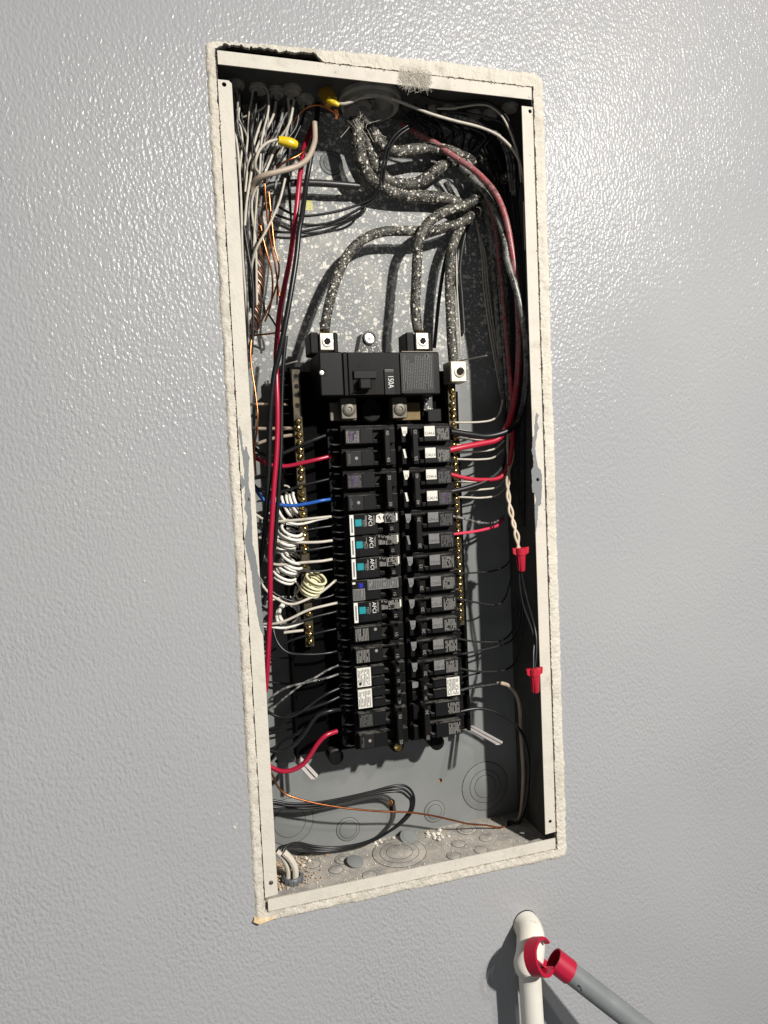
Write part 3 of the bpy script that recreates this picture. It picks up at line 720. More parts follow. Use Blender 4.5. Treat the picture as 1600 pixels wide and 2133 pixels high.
def breaker(side, slot, poles, style, num, label, group, paper=None, toggles=None, tape=None):
    s = -1 if side == 'L' else 1
    xi = SX - 0.0012 if s < 0 else SX + 0.0022
    zt_ = Z0 - slot * PIT; H = poles * PIT
    X = lambda u: xi + s * u
    Zv = lambda v: zt_ - v
    t = thing('circuit_breaker', label, 'circuit breaker', (X(.035), .05, zt_ - H / 2), group)
    turn = 'cw' if s < 0 else 'ccw'
    b = MB(); b.box(X(0), X(.0655), YS, .073, Zv(H - .0004), Zv(.0004), .0007)
    b.box(X(.0655), X(.0775), .046, .073, Zv(H - .002), Zv(.002), .0007)
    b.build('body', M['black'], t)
    n = poles if style != 'tandem' else 2
    step = PIT if style != 'tandem' else PIT / 2
    for k in range(n):
        v0 = k * step
        # wire terminal hood and screw
        if style == 'tandem': va, vb = v0 + .0015, v0 + step - .001
        else: va, vb = v0 + .0030, v0 + step - .0032
        hd = MB(); hd.box(X(.0655), X(.0745), .0335, .046, Zv(va + .0022), Zv(va), .0004); hd.box(X(.0655), X(.0735), .036, .046, Zv(vb), Zv(vb - .0018), .0004)
        if style in ('afci', 'cafci'): hd.box(X(.0655), X(.0745), .0325, .046, Zv(va + .0108), Zv(va + .0088), .0004)
        hd.build('terminal_hood', M['black2'], t)
        lp = MB()
        for vz in ((va, vb - .0018) if style in ('afci', 'cafci', 'tandem') else (vb - .0018,)):
            lp.add([(X(.0655), .0320, Zv(vz)), (X(.0700), .0325, Zv(vz + .0003)), (X(.0745), .0335, Zv(vz - .0004)), (X(.0790), .0350, Zv(vz - .0012)), (X(.0655), .0330, Zv(vz + .0011)), (X(.0700), .0335, Zv(vz + .0014)), (X(.0745), .0345, Zv(vz + .0008)), (X(.0790), .0360, Zv(vz - .0008))], [(i, i + 1, i + 5, i + 4) for i in range(3)])
        if s < 0: lp.build('hood_glint', M['lip'], t)
        MB().lathe((X(.0708), .0445, Zv((va + vb) / 2 + .001)), (0, -1, 0), [(.0036, -.002), (.0036, .0008), (.0026, .0014), (0, .0014)], 10).build('terminal_screw', M['base'], t)
    if style in ('std', 'dot'):
        for k in range(poles):
            v0 = k * PIT + .0042; v1 = k * PIT + .0222
            b = MB()
            b.box(X(.0295), X(.0630), YN, YS + .001, Zv(v1), Zv(v0), .0008)           # label pad
            b.box(X(.0020), X(.0098), YN + .002, YS + .001, Zv(v1), Zv(v0), .0008)
            b.box(X(.0094), X(.0300), YN + .0035, YS + .001, Zv(v0 + .0024), Zv(v0), .0004)
            b.box(X(.0094), X(.0300), YN + .0035, YS + .001, Zv(v1), Zv(v1 - .0028), .0004)
            b.box(X(.0240), X(.0294), YN + .0012, YS + .001, Zv(v1 - .0005), Zv(v1 - .0050), .0005)
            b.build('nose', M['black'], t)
            MB().box(X(.0105), X(.0285), YS - .0012, YS - .0002, Zv(v1 - .003), Zv(v0 + .0026)).build('toggle_well', M['dark'], t)
            # printed spec panel (outer) and inner panel
            MB().box(X(.0450), X(.0622), YN - .0003, YN + .0002, Zv(v1 - .001), Zv(v0 + .0012)).build('spec_label', M['speclabel'], t)
            pr = MB()
            if style == 'dot' or (poles == 2 and k == 1 and s < 0):
                bars(pr, min(X(.0572), X(.0600)), max(X(.0572), X(.0600)), Zv(v1 - .003), Zv(v0 + .003), 2, YN - .0004)
                pr.build('fine_print', M['dimprint'], t)
                dx = .0375 if style == 'dot' else .0505
                MB().lathe((X(dx), YN - .0001, Zv(v0 + (.0045 if style == 'dot' else .0085))), (0, -1, 0), [(.0019, -.0002), (.0019, .0004), (0, .0005)], 12).build('test_dot', M['print'], t)
                if style == 'dot':
                    q = MB(); bars(q, min(X(.0455), X(.0615)), max(X(.0455), X(.0615)), Zv(v1 - .0015), Zv(v0 + .0016), 9, YN - .0004, dash=(.0015, .005)); q.build('fine_print', M['print'], t)
            else:
                bars(pr, min(X(.0460), X(.0612)), max(X(.0460), X(.0612)), Zv(v1 - .002), Zv(v0 + .002), 10, YN - .0004, dash=(.001, .004), skip=.16)
                pr.build('fine_print', M['print'] if slot < 2 or s > 0 and slot > 5 else M['dimprint'], t)
                if (s < 0 and slot in (0, 2)) or (s > 0 and slot == 2 and k == 1):
                    q = MB(); bars(q, min(X(.0500), X(.0580)), max(X(.0500), X(.0580)), Zv(v1 - .003), Zv(v0 + .002), 5, YN - .00055, dash=(.002, .004), w=.45, skip=.25); q.build('purple_print', M['purple'], t)
            MB().box(X(.0300), X(.0442), YN - .0004, YN + .0002, Zv(v1 - .001), Zv(v0 + .0010), .0002).build('inner_panel', M['black2'], t)
            if paper:
                x0, x1 = X(.0300), X(.0432); tone = {'w': 'paper', 'g': 'greylabel'}[paper[k]]
                pp = MB(); zt2, zb2 = Zv(v0 - .0004), Zv(v0 + .0115)
                pp.box(x0, x1, YN - .0010, YN - .0005, zb2, zt2, .0001, Matrix.Translation((0, 0, 0)))
                pl = pp.build('paper_label', M[tone], t)
                text(random.choice(('CH4.6', 'CH4.4', 'CAU.4')), ((x0 + x1) / 2, YN - .0011, Zv(v0 + .0082)), .0050, M['ink'], t, 'up', wide=.9)
                tk = tape[k] if tape else 'g'
                tp = MB(); big = poles == 1 or k == 0
                tp.prism([(X(.0022), Zv(v0 - .0004)), (X(.0096), Zv(v0 - .0002)), (X(.0090), Zv(v0 + (.007 if big else .0055))), (X(.0064), Zv(v0 + .0105)), (X(.0040), Zv(v0 + .0100))] if big else [(X(.0030), Zv(v0)), (X(.0056), Zv(v0)), (X(.0078), Zv(v0 + .0105)), (X(.0050), Zv(v0 + .0105))], YN + .0010, YN + .0016)
                tp.build('tape_scrap', M[{'w': 'paper', 'g': 'greylabel'}[tk]], t)
                if big: text('32' if tk == 'w' else '52', (X(.0062), YN + .0009, Zv(v0 + .0062)), .0042, M['ink'], t, 'up')
        # toggle, tied across both poles of a double
        v0 = .0062 if poles == 2 else .0070
        v1 = H - .0052 if poles == 2 else H - .0050
        tb = MB(); tb.box(X(.0118), X(.0188), .0080, YS, Zv(v1), Zv(v0), .0009)
        tb.build('toggle', M['toggle'], t)
        for k in range(poles):
            zc = Zv((k + .5) * PIT + (.002 if poles == 1 else (-.002 if k == 0 else .003)))
            text(num, (X(.0153), .0078, zc), .0055, M['print'], t, turn)
    elif style in ('afci', 'cafci'):
        b = MB(); y = YN
        b.box(X(.0285), X(.0632), y, YS + .001, Zv(PIT - .0008), Zv(.0006), .0006)
        b.box(X(.0020), X(.0290), y, YS + .001, Zv(.0128), Zv(.0006), .0006)
        b.box(X(.0020), X(.0090), y + .002, YS + .001, Zv(PIT - .0008), Zv(.0125), .0006)
        b.box(X(.0085), X(.0290), y + .004, YS + .001, Zv(PIT - .0008), Zv(PIT - .0030), .0004)
        b.box(X(.0220), X(.0288), y + .0015, YS + .001, Zv(PIT - .003), Zv(PIT - .0068), .0004)
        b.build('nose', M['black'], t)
        tb = MB(); tb.box(X(.0118), X(.0180), .0085, YS, Zv(.0228), Zv(.0142), .0009); tb.build('toggle', M['toggle'], t)
        text(num, (X(.0150), .0083, Zv(.0185)), .0048, M['print'], t, turn)
        MB().box(X(.0300), X(.0520), y - .0003, y + .0002, Zv(PIT - .0020), Zv(.0150), .0001).build('inner_panel', M['black2'], t)
        if style == 'afci':
            MB().box(X(.0575), X(.0622), y - .0006, y, Zv(PIT - .0012), Zv(.0010)).build('bar_code_label', M['white'], t)
            q = MB(); bars(q, min(X(.0590), X(.0606)), max(X(.0590), X(.0606)), Zv(PIT - .004), Zv(.004), 1, y - .0008, dash=(.0004, .0011), w=1, skip=0); q.build('label_print', M['ink'], t)
            MB().box(X(.0480), X(.0562), y - .0012, y + .0005, Zv(.0148), Zv(.0064), .0006).build('test_button', M['teal'], t)
            text('TEST', (X(.0456), y - .0003, Zv(.0112)), .0046, M['print'], t, 'cw', wide=.9)
            text('AFCI', (X(.0378), y - .0003, Zv(.0086)), .0066, M['white'], t, 'cw', wide=.95)
            q = MB(); bars(q, X(.0340), X(.0318), Zv(.0140), Zv(.002), 2, y - .0003, dash=(.004, .009)); bars(q, X(.0436), X(.0412), Zv(.0150), Zv(.002), 2, y - .0003, dash=(.004, .009)); q.build('fine_print', M['print'], t)
            pz = MB()
            if slot == 4:
                pz.prism([(X(.0310), Zv(.0110)), (X(.0300), Zv(.0030)), (X(.0250), Zv(.0012)), (X(.0205), Zv(.0022)), (X(.0225), Zv(.0060)), (X(.0210), Zv(.0108)), (X(.0260), Zv(.0122))], y - .0003, y + .0001)
                pz.build('print_patch', M['paper'], t)
                MB().prism([(X(.0280), Zv(.0042)), (X(.0262), Zv(.0036)), (X(.0246), Zv(.0085)), (X(.0258), Zv(.0078))], y - .0005, y - .0002).build('print_mark', M['ink'], t)
            else:
                for i in range(5): pz.box(X(.0285 - i * .0016), X(.0276 - i * .0016), y - .0003, y + .0001, Zv(.0120), Zv(.0062 + .0004 * i))
                pz.box(X(.0285), X(.0273), y - .0003, y + .0001, Zv(.0034), Zv(.0010)); pz.tube([(X(.0255), y - .0002, Zv(.0016)), (X(.0238), y - .0002, Zv(.0036)), (X(.0222), y - .0002, Zv(.0032)), (X(.0215), y - .0002, Zv(.0014))], .0005, 5)
                pz.build('print_patch', M['print'], t)
            q = MB(); bars(q, X(.0200), X(.0050), Zv(.0125), Zv(.0012), 9, y - .0003, dash=(.0008, .003), w=.7); q.build('wiring_print', M['print'], t)
            MB().box(X(.0182), X(.0128), y - .0006, y, Zv(.0120), Zv(.0072), .0002).build('diagram_box', M['speclabel'], t)
            MB().box(X(.0064), X(.0044), y - .0006, y, Zv(.0105), Zv(.0020)).build('print_strip', M['paper'], t)
        else:
            MB().box(X(.0495), X(.0570), y - .0010, y + .0005, Zv(.0100), Zv(.0030), .0005).build('button_frame', M['dark'], t)
            MB().box(X(.0500), X(.0552), y - .0018, y, Zv(.0094), Zv(.0042), .0006).build('test_button', M['bluebtn'], t)
            MB().box(X(.0068), X(.0445), y - .0005, y, Zv(.0130), Zv(.0010)).build('spec_label', M['greylabel'], t)
            MB().box(X(.0480), X(.0625), y - .0005, y, Zv(PIT - .0015), Zv(.0105)).build('spec_label', M['greylabel'], t)
            MB().box(X(.0590), X(.0625), y - .0004, y, Zv(.0048), Zv(.0025)).build('white_tick', M['white'], t)
            q = MB(); bars(q, X(.0440), X(.0074), Zv(.0122), Zv(.0018), 17, y - .0006, dash=(.002, .006)); bars(q, X(.0618), X(.0486), Zv(PIT - .0025), Zv(.0115), 8, y - .0006, dash=(.004, .010)); q.build('fine_print', M['ink'], t)
            text('CAFCI', (X(.0375), y - .0007, Zv(.0070)), .0036, M['ink'], t, 'cw')
    elif style == 'tandem':
        y = YN
        for k in range(2):
            v0 = k * PIT / 2 + .0012; v1 = v0 + PIT / 2 - .0022; b = MB()
            b.box(X(.0285), X(.0632), y + .0005, YS + .001, Zv(v1), Zv(v0), .0005)
            b.box(X(.0020), X(.0100), y + .003, YS + .001, Zv(v1), Zv(v0), .0005)
            b.box(X(.0225), X(.0288), y + .002, YS + .001, Zv(v1), Zv(v1 - .0045), .0004)
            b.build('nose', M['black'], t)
            MB().box(X(.0300), X(.0430), y, y + .001, Zv(v1 - .0004), Zv(v0 + .0036), .0002).build('inner_panel', M['black2'], t)
            MB().box(X(.0115), X(.0180), .0088, YS, Zv(v1 - .0006), Zv(v0 + .0010), .0008).build('toggle', M['toggle'], t)
            text(num, (X(.0148), .0086, Zv((v0 + v1) / 2)), .0042, M['print'], t, turn)
        MB().box(X(.0455), X(.0622), y - .0003, y + .0008, Zv(PIT - .0016), Zv(.0016)).build('white_label', M['paper'], t)
        q = MB(); bars(q, min(X(.0465), X(.0612)), max(X(.0465), X(.0612)), Zv(PIT - .003), Zv(.003), 8, y - .0004, dash=(.0008, .003), w=.45, skip=.2); q.build('label_print', M['greylabel'], t)
        if slot == 11: MB().lathe((X(.0588), y - .0003, Zv(PIT - .0055)), (0, -1, 0), [(.0020, 0), (.0020, .0003), (0, .0003)], 12).build('approval_mark', M['ink'], t)
        if s > 0: MB().box(X(.0020), X(.0095), y + .0010, y + .0028, Zv(.0085), Zv(.0012)).build('tape_scrap', M['greylabel'], t)
    return t


GL, GR = 'circuit breakers of the left column', 'circuit breakers of the right column'
breaker('L', 0, 2, 'std', '40', 'double breaker marked 40 at the top of the left column', GL)
breaker('L', 2, 2, 'std', '30', 'double breaker marked 30 in the left column, above the teal buttons', GL)
breaker('L', 4, 1, 'afci', '15', 'topmost breaker with a teal test button', GL)
breaker('L', 5, 1, 'afci', '15', 'second breaker from the top with a teal test button', GL)
breaker('L', 6, 1, 'afci', '15', 'teal button breaker just above the one with a blue button', GL)
breaker('L', 7, 1, 'cafci', '15', 'breaker with a small blue button and grey labels', GL)
breaker('L', 8, 1, 'afci', '15', 'lowest teal button breaker, just under the blue button one', GL)
breaker('L', 9, 1, 'dot', '15', 'upper of two single breakers with a pale dot, below the teal buttons', GL)
breaker('L', 10, 1, 'dot', '15', 'pale dotted single breaker just above the two white labelled ones', GL)
breaker('L', 11, 1, 'tandem', '15', 'upper tandem breaker with a white label in the left column', GL)
breaker('L', 12, 1, 'tandem', '20', 'lower tandem breaker with a white label in the left column', GL)
breaker('L', 13, 2, 'std', '50', 'double breaker marked 50 at the bottom of the left column', GL)
breaker('R', 0, 2, 'std', '35', 'double breaker marked 35 with white paper labels, top right', GR, 'ww', tape='ww')
breaker('R', 2, 2, 'std', '40', 'double breaker marked 40 with white paper labels, right column', GR, 'ww', tape='ww')
breaker('R', 4, 2, 'std', '30', 'double breaker marked 30 with grey paper labels beside the pink wire', GR, 'gg', tape='gg')
RN = ['topmost single breaker of the right column, under the pink wire', 'second single breaker of the right column', 'third single breaker of the right column', 'fourth single breaker of the right column, by the last brass screws', 'fifth single breaker of the right column', 'lowest single breaker of the right column, above the white labelled tandem']
for i in range(6): breaker('R', 6 + i, 1, 'std', '20' if i else '15', RN[i], GR, 'g', tape='g')
breaker('R', 12, 1, 'tandem', '20', 'tandem breaker with a white label in the right column', GR)
breaker('R', 13, 2, 'std', '30', 'double breaker at the bottom of the right column', GR, None)

# ------------------------------------------------------------------ wires
def path(s, r):
    out = []
    for q in s.split():
        a = q.split(','); x, y, d = float(a[0]), float(a[1]), float(a[2]) / 1000
        d = min(d, BD - r - .0004)
        p = at(x, y, d)
        for _ in range(60):
            if p.x + r > BW - .0004 or p.x - r < .0004 and d > .004: d -= .002
            else: break
            p = at(x, y, d)
        p.z = min(max(p.z, -BH + r), -r)
        out.append(p)
    return out


def wire(name, label, mt, r_mm, s, group=None, cat='wire', seg=8, sub=5, rfun=None):
    r = r_mm / 1000; P = path(s, r); b = MB(); b.tube(P, r, seg, sub, rfun=rfun)
    o = b.build(name, M[mt], None, P[0], sharp=60)
    return tag(o, label, cat, group)


G1 = 'heavy service cables at the top of the box'
wire('service_cable', 'lowest of the heavy sprayed cables, sagging from the bushing to the right', 'service', 8.2, '742,225,55 742,262,56 750,325,62 768,368,70 797,392,78 838,406,84 880,410,86 918,413,86 952,424,84 985,440,84 1025,455,90', G1, 'cable', 12)
wire('service_cable', 'heavy sprayed cable running level from the bushing into the dark right', 'service', 7.0, '765,235,60 775,268,62 795,300,64 823,316,66 862,312,68 896,309,70 935,315,72 975,332,78 1015,352,86 1045,382,90', G1, 'cable', 12)
wire('service_cable', 'middle heavy sprayed cable curling up to the right of the bushing', 'service', 7.2, '752,245,70 764,300,72 782,345,74 805,374,76 835,384,78 866,382,78 896,366,76 922,345,76 955,332,80 1000,336,88 1035,360,90', G1, 'cable', 12)
wire('service_cable', 'sprayed cable hooking down into the right line lug', 'service', 6.2, '1062,366,92 1036,384,82 1012,399,68 994,413,62 970,427,60 940,436,59 912,449,58 890,467,56 875,495,54 869,540,52 867,590,50 865,640,47 868,672,44 872,690,42', G1, 'cable', 12)
wire('service_cable', 'sprayed cable arching left and down into the left line lug', 'service', 6.0, '1046,420,92 1018,431,84 992,444,74 965,462,70 930,474,69 890,481,68 840,481,68 797,483,68 758,498,67 731,522,65 711,556,62 697,592,58 687,628,53 680,662,47 676,690,42', G1, 'cable', 12)
wire('neutral_cable', 'straight sprayed cable dropping into the neutral lug on the right', 'service', 6.3, '985,432,78 965,462,76 947,500,72 939,540,68 937,600,62 939,660,56 942,720,50 946,765,44', G1, 'cable', 12)
for x, y, x2, y2 in ((674, 672, 678, 693), (869, 668, 875, 692)):
    p0, p1 = at(x, y, .046), at(x2, y2, .041); b = MB()
    for k in range(7):
        a = k * 2 * math.pi / 6; rr = 0 if k == 6 else .0034
        o_ = Vector((math.cos(a) * rr, math.sin(a) * rr, 0)); b.tube([p0 + o_, p1 + o_], .0018, 6, 1)
    tag(b.build('bare_strand_end', M['oldbrass'], None, p0), 'tarnished bare cable end entering the ' + ('left' if x < 800 else 'right') + ' line lug', 'cable end')

G2 = 'heavy wires down the right side of the box'
wire('red_wire', 'thick dusty pink-red wire curving down the right side to the top breaker', 'drwire', 3.8, '836,258,92 866,276,82 890,290,74 907,299,68 944,325,62 983,351,52 1015,381,42 1036,410,33 1052,450,26 1063,500,22 1071,553,20 1078,620,22 1081,690,28 1080,750,36 1076,805,46 1068,850,46 1056,888,46 1036,915,44 1002,924,40 966,931,36 934,938,34', G2, seg=10)
wire('red_wire', 'thinner dusty red wire inside the right bundle, ending at the second breaker', 'drwire', 2.7, '970,335,78 990,360,74 1010,410,68 1023,440,64 1034,490,60 1040,545,58 1047,610,56 1053,680,54 1060,760,54 1066,830,54 1068,900,54 1062,960,52 1045,992,48 1020,999,44 990,999,40 966,995,37 934,987,35', G2, seg=10)
wire('black_wire', 'thick sprayed black wire outermost in the right bundle, ending at the top breaker', 'mixwire', 4.0, '960,345,72 991,378,64 1017,411,50 1038,456,36 1051,500,28 1057,545,22 1070,585,17 1083,633,13 1092,682,11 1097,730,12 1097,785,16 1091,840,26 1078,876,42 1056,898,42 1016,909,40 978,905,37 938,899,34', G2, seg=10)
wire('black_wire', 'sprayed black wire on the inner side of the right bundle', 'mixwire', 3.4, '985,372,80 1004,410,76 1017,450,72 1025,515,70 1029,560,70 1035,640,70 1040,720,70 1046,800,68 1052,880,66 1056,930,62 1044,975,52 1014,1001,44 978,1015,39 936,1025,35', G2, seg=10)
for i, (dx, dd) in enumerate(((0, 0), (9, -6), (16, 8), (-8, 6))):
    wire('grey_wire', 'paint-dusted wire tucked among the red ones on the right', 'gwire', 2.0 + .3 * (i % 2), f'{962+dx},{330},{80+dd} {990+dx},{372},{74+dd} {1012+dx},{420},{70+dd} {1028+dx},{490},{66+dd} {1036+dx},{560},{64+dd} {1044+dx},{640},{62+dd} {1050+dx*.8},{730},{62+dd} {1056+dx*.6},{820},{62+dd} {1060+dx*.5},{900},{64+dd}', 'paint-dusted wires among the red ones')
wire('black_wire', 'black wire running beside the neutral cable', 'dwire', 2.6, '1000,420,86 982,450,86 966,500,88 958,560,92 962,620,95 966,680,96 966,695,96')
wire('black_wire', 'curved black wire in the shade left of the neutral cable', 'bwire', 2.4, '985,435,86 960,470,84 938,510,82 926,550,84 915,620,88 908,690,92 905,725,94')

G3 = 'white wires across the upper right'
wire('white_wire', 'long white wire arching across the top right from the yellow tape', 'wwire', 1.75, '706,216,30 718,216,28 735,211,27 757,203,27 799,201,28 839,214,28 891,235,28 944,251,27 996,264,25 1034,280,22 1060,302,19 1075,322,17 1085,346,16 1090,380,16 1093,440,18 1095,520,22', G3)
wire('white_wire', 'thin white wire curving along the top right corner of the box', 'wwire', 1.3, '910,226,45 940,226,42 960,223,38 996,218,32 1022,222,28 1044,240,24 1060,268,21 1072,300,18 1080,330,17 1086,380,18', G3)
wire('black_wire', 'glossy black wire arching under the top flange to the right corner', 'bwire', 1.8, '850,188,30 866,194,30 904,208,30 944,214,30 996,211,28 1022,217,26 1049,236,22 1067,268,19 1080,310,17 1087,350,16 1091,420,17')
wire('black_wire', 'glossy black wire just below the white one in the top right corner', 'bwire', 1.6, '920,232,48 954,234,44 996,240,38 1026,248,33 1049,257,28 1064,280,24 1076,320,20 1084,370,19')
for i, (dx, dy) in enumerate(((0, 0), (7, 5), (14, 8))):
    wire('grey_wire', 'dusty grey wire in the trio under the long white wire', 'gwire', 1.4, f'{930+dx},{238+dy},60 {960+dx},{243+dy},56 {990+dx},{252+dy},52 {1020+dx},{268+dy},46 {1042+dx},{292+dy},40 {1056+dx},{330+dy},36 {1064+dx*.6},{400+dy},36', 'trio of dusty grey wires')
for i in range(9):
    j = random.uniform(-4, 4); x = 975 + i * 9
    wire('black_wire', 'black wire in the dark bundle along the right side of the box', 'bwire' if i % 3 else 'dwire', 1.5, f'{x},{262+i*3+j},82 {x+22},{300+i*3},78 {x+44-i},{350+j},70 {1040+i*4.5},{420+j},62 {1054+i*4},{520},{60-i*2} {1062+i*3.4},{640+j},{60-i*2} {1068+i*3},{780},{62-i*2} {1072+i*2.4},{900+j},{64-i*2} {1074+i*2},{1000+i*12},66', 'dark wires bundled down the right side')
rt = random.Random(4)
for i in range(14):
    x = 838 + i * 11 + rt.uniform(-8, 8); y = 214 + i * 1.5; g_ = lambda k: rt.uniform(-k, k)
    wire('black_wire', 'black wire in the dark tangle right of the conduit bushing', 'bwire' if i % 4 else 'dwire', rt.uniform(1.3, 2.2), f'{x},{y},{66+g_(18)} {x+12+g_(10)},{y+28+g_(8)},{72+g_(14)} {x+34+g_(12)},{y+52+g_(10)},{78+g_(12)} {x*.6+1000*.4+g_(10)},{318+g_(16)},{84+g_(8)} {1006+g_(14)},{362+g_(10)},{84+g_(8)} {1028+g_(8)},{430},88', 'dark tangle of wires right of the bushing')
for i in range(3):
    wire('white_wire', 'thin white wire hanging down inside the dark right gutter', 'wwire', 1.1, f'{990+i*3},{450+i*14},90 {1003+i*4},{530},88 {1008+i*5},{605},86 {1020+i*5},{690},84 {1034+i*4},{770},82 {1046+i*3},{840},80 {1052+i*4},{900},76 {1058+i*2},{960},72', 'thin white wires down the right gutter')
wire('white_wire', 'thin white wire dropping behind the neutral cable', 'wwire', 1.0, '950,520,80 952,600,84 957,680,88 960,740,90')
for sgn, lab in ((1, 'left strand of the twisted white pair above the upper red connector'), (-1, 'right strand of the twisted white pair above the upper red connector')):
    wire('white_wire', lab, 'tanwhite', 1.7, f'{1060+sgn*2},{900},60 {1063+sgn*6},{950},56 {1058-sgn*3},{1000},40 {1059+sgn*3},{1035},30 {1064-sgn*4},{1066},22 {1070+sgn*3},{1092},15 {1076-sgn*4},{1115},11 {1080+sgn*2},{1142},9', 'twisted white pair')


def wire_nut(label, px, py, d, h):
    c = at(px, py, d); t = thing('wire_connector', label, 'wire connector', c, 'red wire connectors')
    b = MB(); b.lathe(c, (0.03, 0, -1), [(.0062, 0), (.0072, .0006), (.0070, .0085), (.0060, .0090), (.0058, .0100), (.0042, h - .0012), (.0034, h), (0, h)], 18)
    b.build('cap', M['rednut'], t)
    for s in (-1, 1):
        b = MB(); b.prism([(c.x + s * .006, c.z), (c.x + s * .0108, c.z + .0006), (c.x + s * .0102, c.z - .0066), (c.x + s * .0062, c.z - .0088)], c.y - .0016, c.y + .0016); b.build('wing', M['rednut'], t)
    b = MB()
    for k in range(10):
        a = k * 2 * math.pi / 10; q = Vector((math.cos(a), math.sin(a), 0))
        b.tube([c + q * .0056 + Vector((0, 0, -.010)), c + q * .0042 + Vector((0, 0, -h + .0016))], .0004, 4, 1)
    b.build('grip_rib', M['rednut'], t)
    return c


wire_nut('upper red wire connector fed by a twisted white pair', 1084, 1141, .008, .029)
wire_nut('lower red wire connector hanging beside the right flange', 1113, 1392, -.012, .030)
wire('black_wire', 'outer black wire looping from the upper to the lower red connector', 'bwire', 1.5, '1086,1185,10 1089,1212,10 1100,1258,7 1112,1300,3 1117,1330,-3 1117,1362,-8 1114,1393,-12')
wire('black_wire', 'inner black wire running from the upper to the lower red connector', 'bwire', 1.5, '1081,1188,11 1083,1225,12 1090,1262,10 1103,1298,6 1112,1330,1 1111,1362,-6 1111,1393,-12')

G4 = 'white wires into the right neutral bar'
for lab, s in (('topmost white wire leaving the right neutral bar', '946,880,50 975,880,52 1000,879,54 1024,875,58 1040,862,62 1048,830,66'),
               ('white wire just above the thick black wire at the right bar', '946,895,50 975,899,53 1000,905,58 1030,908,64'),
               ('white wire between the thick black and upper red wires', '946,911,50 975,915,53 1002,917,58 1030,915,64'),
               ('white wire close above the upper red wire', '946,926,50 970,927,52 990,926,56 1020,918,62'),
               ('white wire directly under the upper red wire', '946,941,50 975,941,52 1000,940,56 1030,935,62 1050,918,66'),
               ('white wire midway between the two thick red wires', '946,956,50 975,957,52 1000,957,56 1028,953,60 1050,935,66'),
               ('white wire just under the lower red wire', '946,1004,50 975,1004,52 1000,1002,56 1030,990,62 1052,965,66'),
               ('short white wire by the slanting black wire', '948,1022,50 975,1022,52 1000,1020,56 1037,1014,62 1056,990,66'),
               ('lowest white wire at the right neutral bar', '948,1035,50 975,1036,54 1002,1037,58 1034,1032,62 1054,1015,66')):
    wire('white_wire', lab, 'wwire', 1.25, s, G4)
G5 = 'black wires out of the right breakers'
for lab, r, s, mt in (('grey-black wire above the pink wire on the right', 1.5, '938,1074,36 966,1080,42 1002,1089,50 1030,1088,58 1050,1075,64', 'gwire'),
                      ('thin black wire from the second single breaker on the right', 1.1, '940,1195,36 990,1193,46 1028,1189,56 1057,1175,64 1072,1140,68', 'dwire'),
                      ('thin black wire from the third single breaker on the right', 1.2, '944,1245,36 987,1254,46 1032,1260,56 1052,1245,64 1066,1200,68', 'dwire'),
                      ('upper of two black wires at the fifth right breaker', 1.3, '948,1329,36 987,1336,46 1032,1337,56 1058,1326,62 1072,1300,66 1078,1250,68', 'dwire'),
                      ('black wire slanting up from the sixth single breaker', 1.3, '950,1365,36 995,1356,46 1037,1346,56 1066,1333,62 1080,1300,66 1086,1240,68', 'dwire'),
                      ('black wire curving right above the right white label', 1.4, '957,1392,36 985,1398,42 1020,1399,50 1050,1396,58 1072,1380,64 1085,1330,66 1090,1250,68', 'dwire'),
                      ('thin black wire beside the right white label', 1.0, '955,1412,38 985,1405,46 1000,1402,52', 'bwire'),
                      ('dusty black wire ending at the pale sheath on the lower right', 1.9, '950,1441,36 978,1433,40 1005,1429,44 1040,1424,48', 'dwire'),
                      ('glossy black wire arching down the lower right corner', 2.1, '946,1487,36 968,1480,38 995,1476,38 1022,1480,38 1050,1492,38 1075,1511,40 1092,1538,42 1101,1580,46 1101,1630,52 1094,1680,60 1080,1715,68 1066,1738,74 1058,1758,76', 'bwire')):
    wire('black_wire', lab, mt, r, s, G5)
wire('pink_wire', 'bright pink-red wire from the third double breaker on the right', 'pwire', 1.9, '938,1113,36 960,1111,40 990,1107,46 1021,1100,54 1037,1094,60 1050,1080,66')
wire('white_cable', 'white sheathed cable curving down the lower right to the floor', 'twire', 2.6, '1034,1423,48 1048,1424,50 1062,1430,52 1076,1448,54 1083,1475,56 1085,1520,60 1088,1570,64 1090,1610,68 1089,1650,70 1085,1695,72 1079,1735,74 1074,1757,74', None, 'cable', rfun=lambda t: .8 if t < .06 else 1.0)
wire('black_wire', 'short black stub standing on the floor in the right corner', 'bwire', 1.8, '1068,1712,70 1064,1735,70 1058,1758,70')

# ---- left side
wire('red_wire', 'long thick red wire down the left side, its lower part bright', 'rwire', 3.0, '652,258,84 644,282,74 633,312,58 628,345,50 623,382,45 617,445,42 612,480,41 604,540,40 593,594,40 583,646,40 578,694,38 575,740,35 576,784,30 578,840,27 578,900,26 576,950,25 571,1010,24 567,1077,23 563,1149,23 563,1229,24 563,1270,26 560,1330,29 557,1390,33 553,1440,38', None, 'wire', 10)
wire('black_wire', 'long thick black wire down the left side beside the red one', 'bwire', 3.1, '662,215,60 660,250,56 647,330,51 638,382,47 629,450,30 623,482,25 617,540,22 606,610,20 594,677,20 582,736,22 572,777,24 565,836,26 562,890,28 561,940,29 559,1006,31 554,1077,34 549,1130,38 541,1180,44', None, 'wire', 10)
wire('black_wire', 'second black wire hidden behind the long red wire', 'bwire', 2.4, '596,700,42 590,760,42 587,840,42 586,920,40 582,1000,38 577,1070,38 572,1140,40 560,1200,44 550,1260,50')
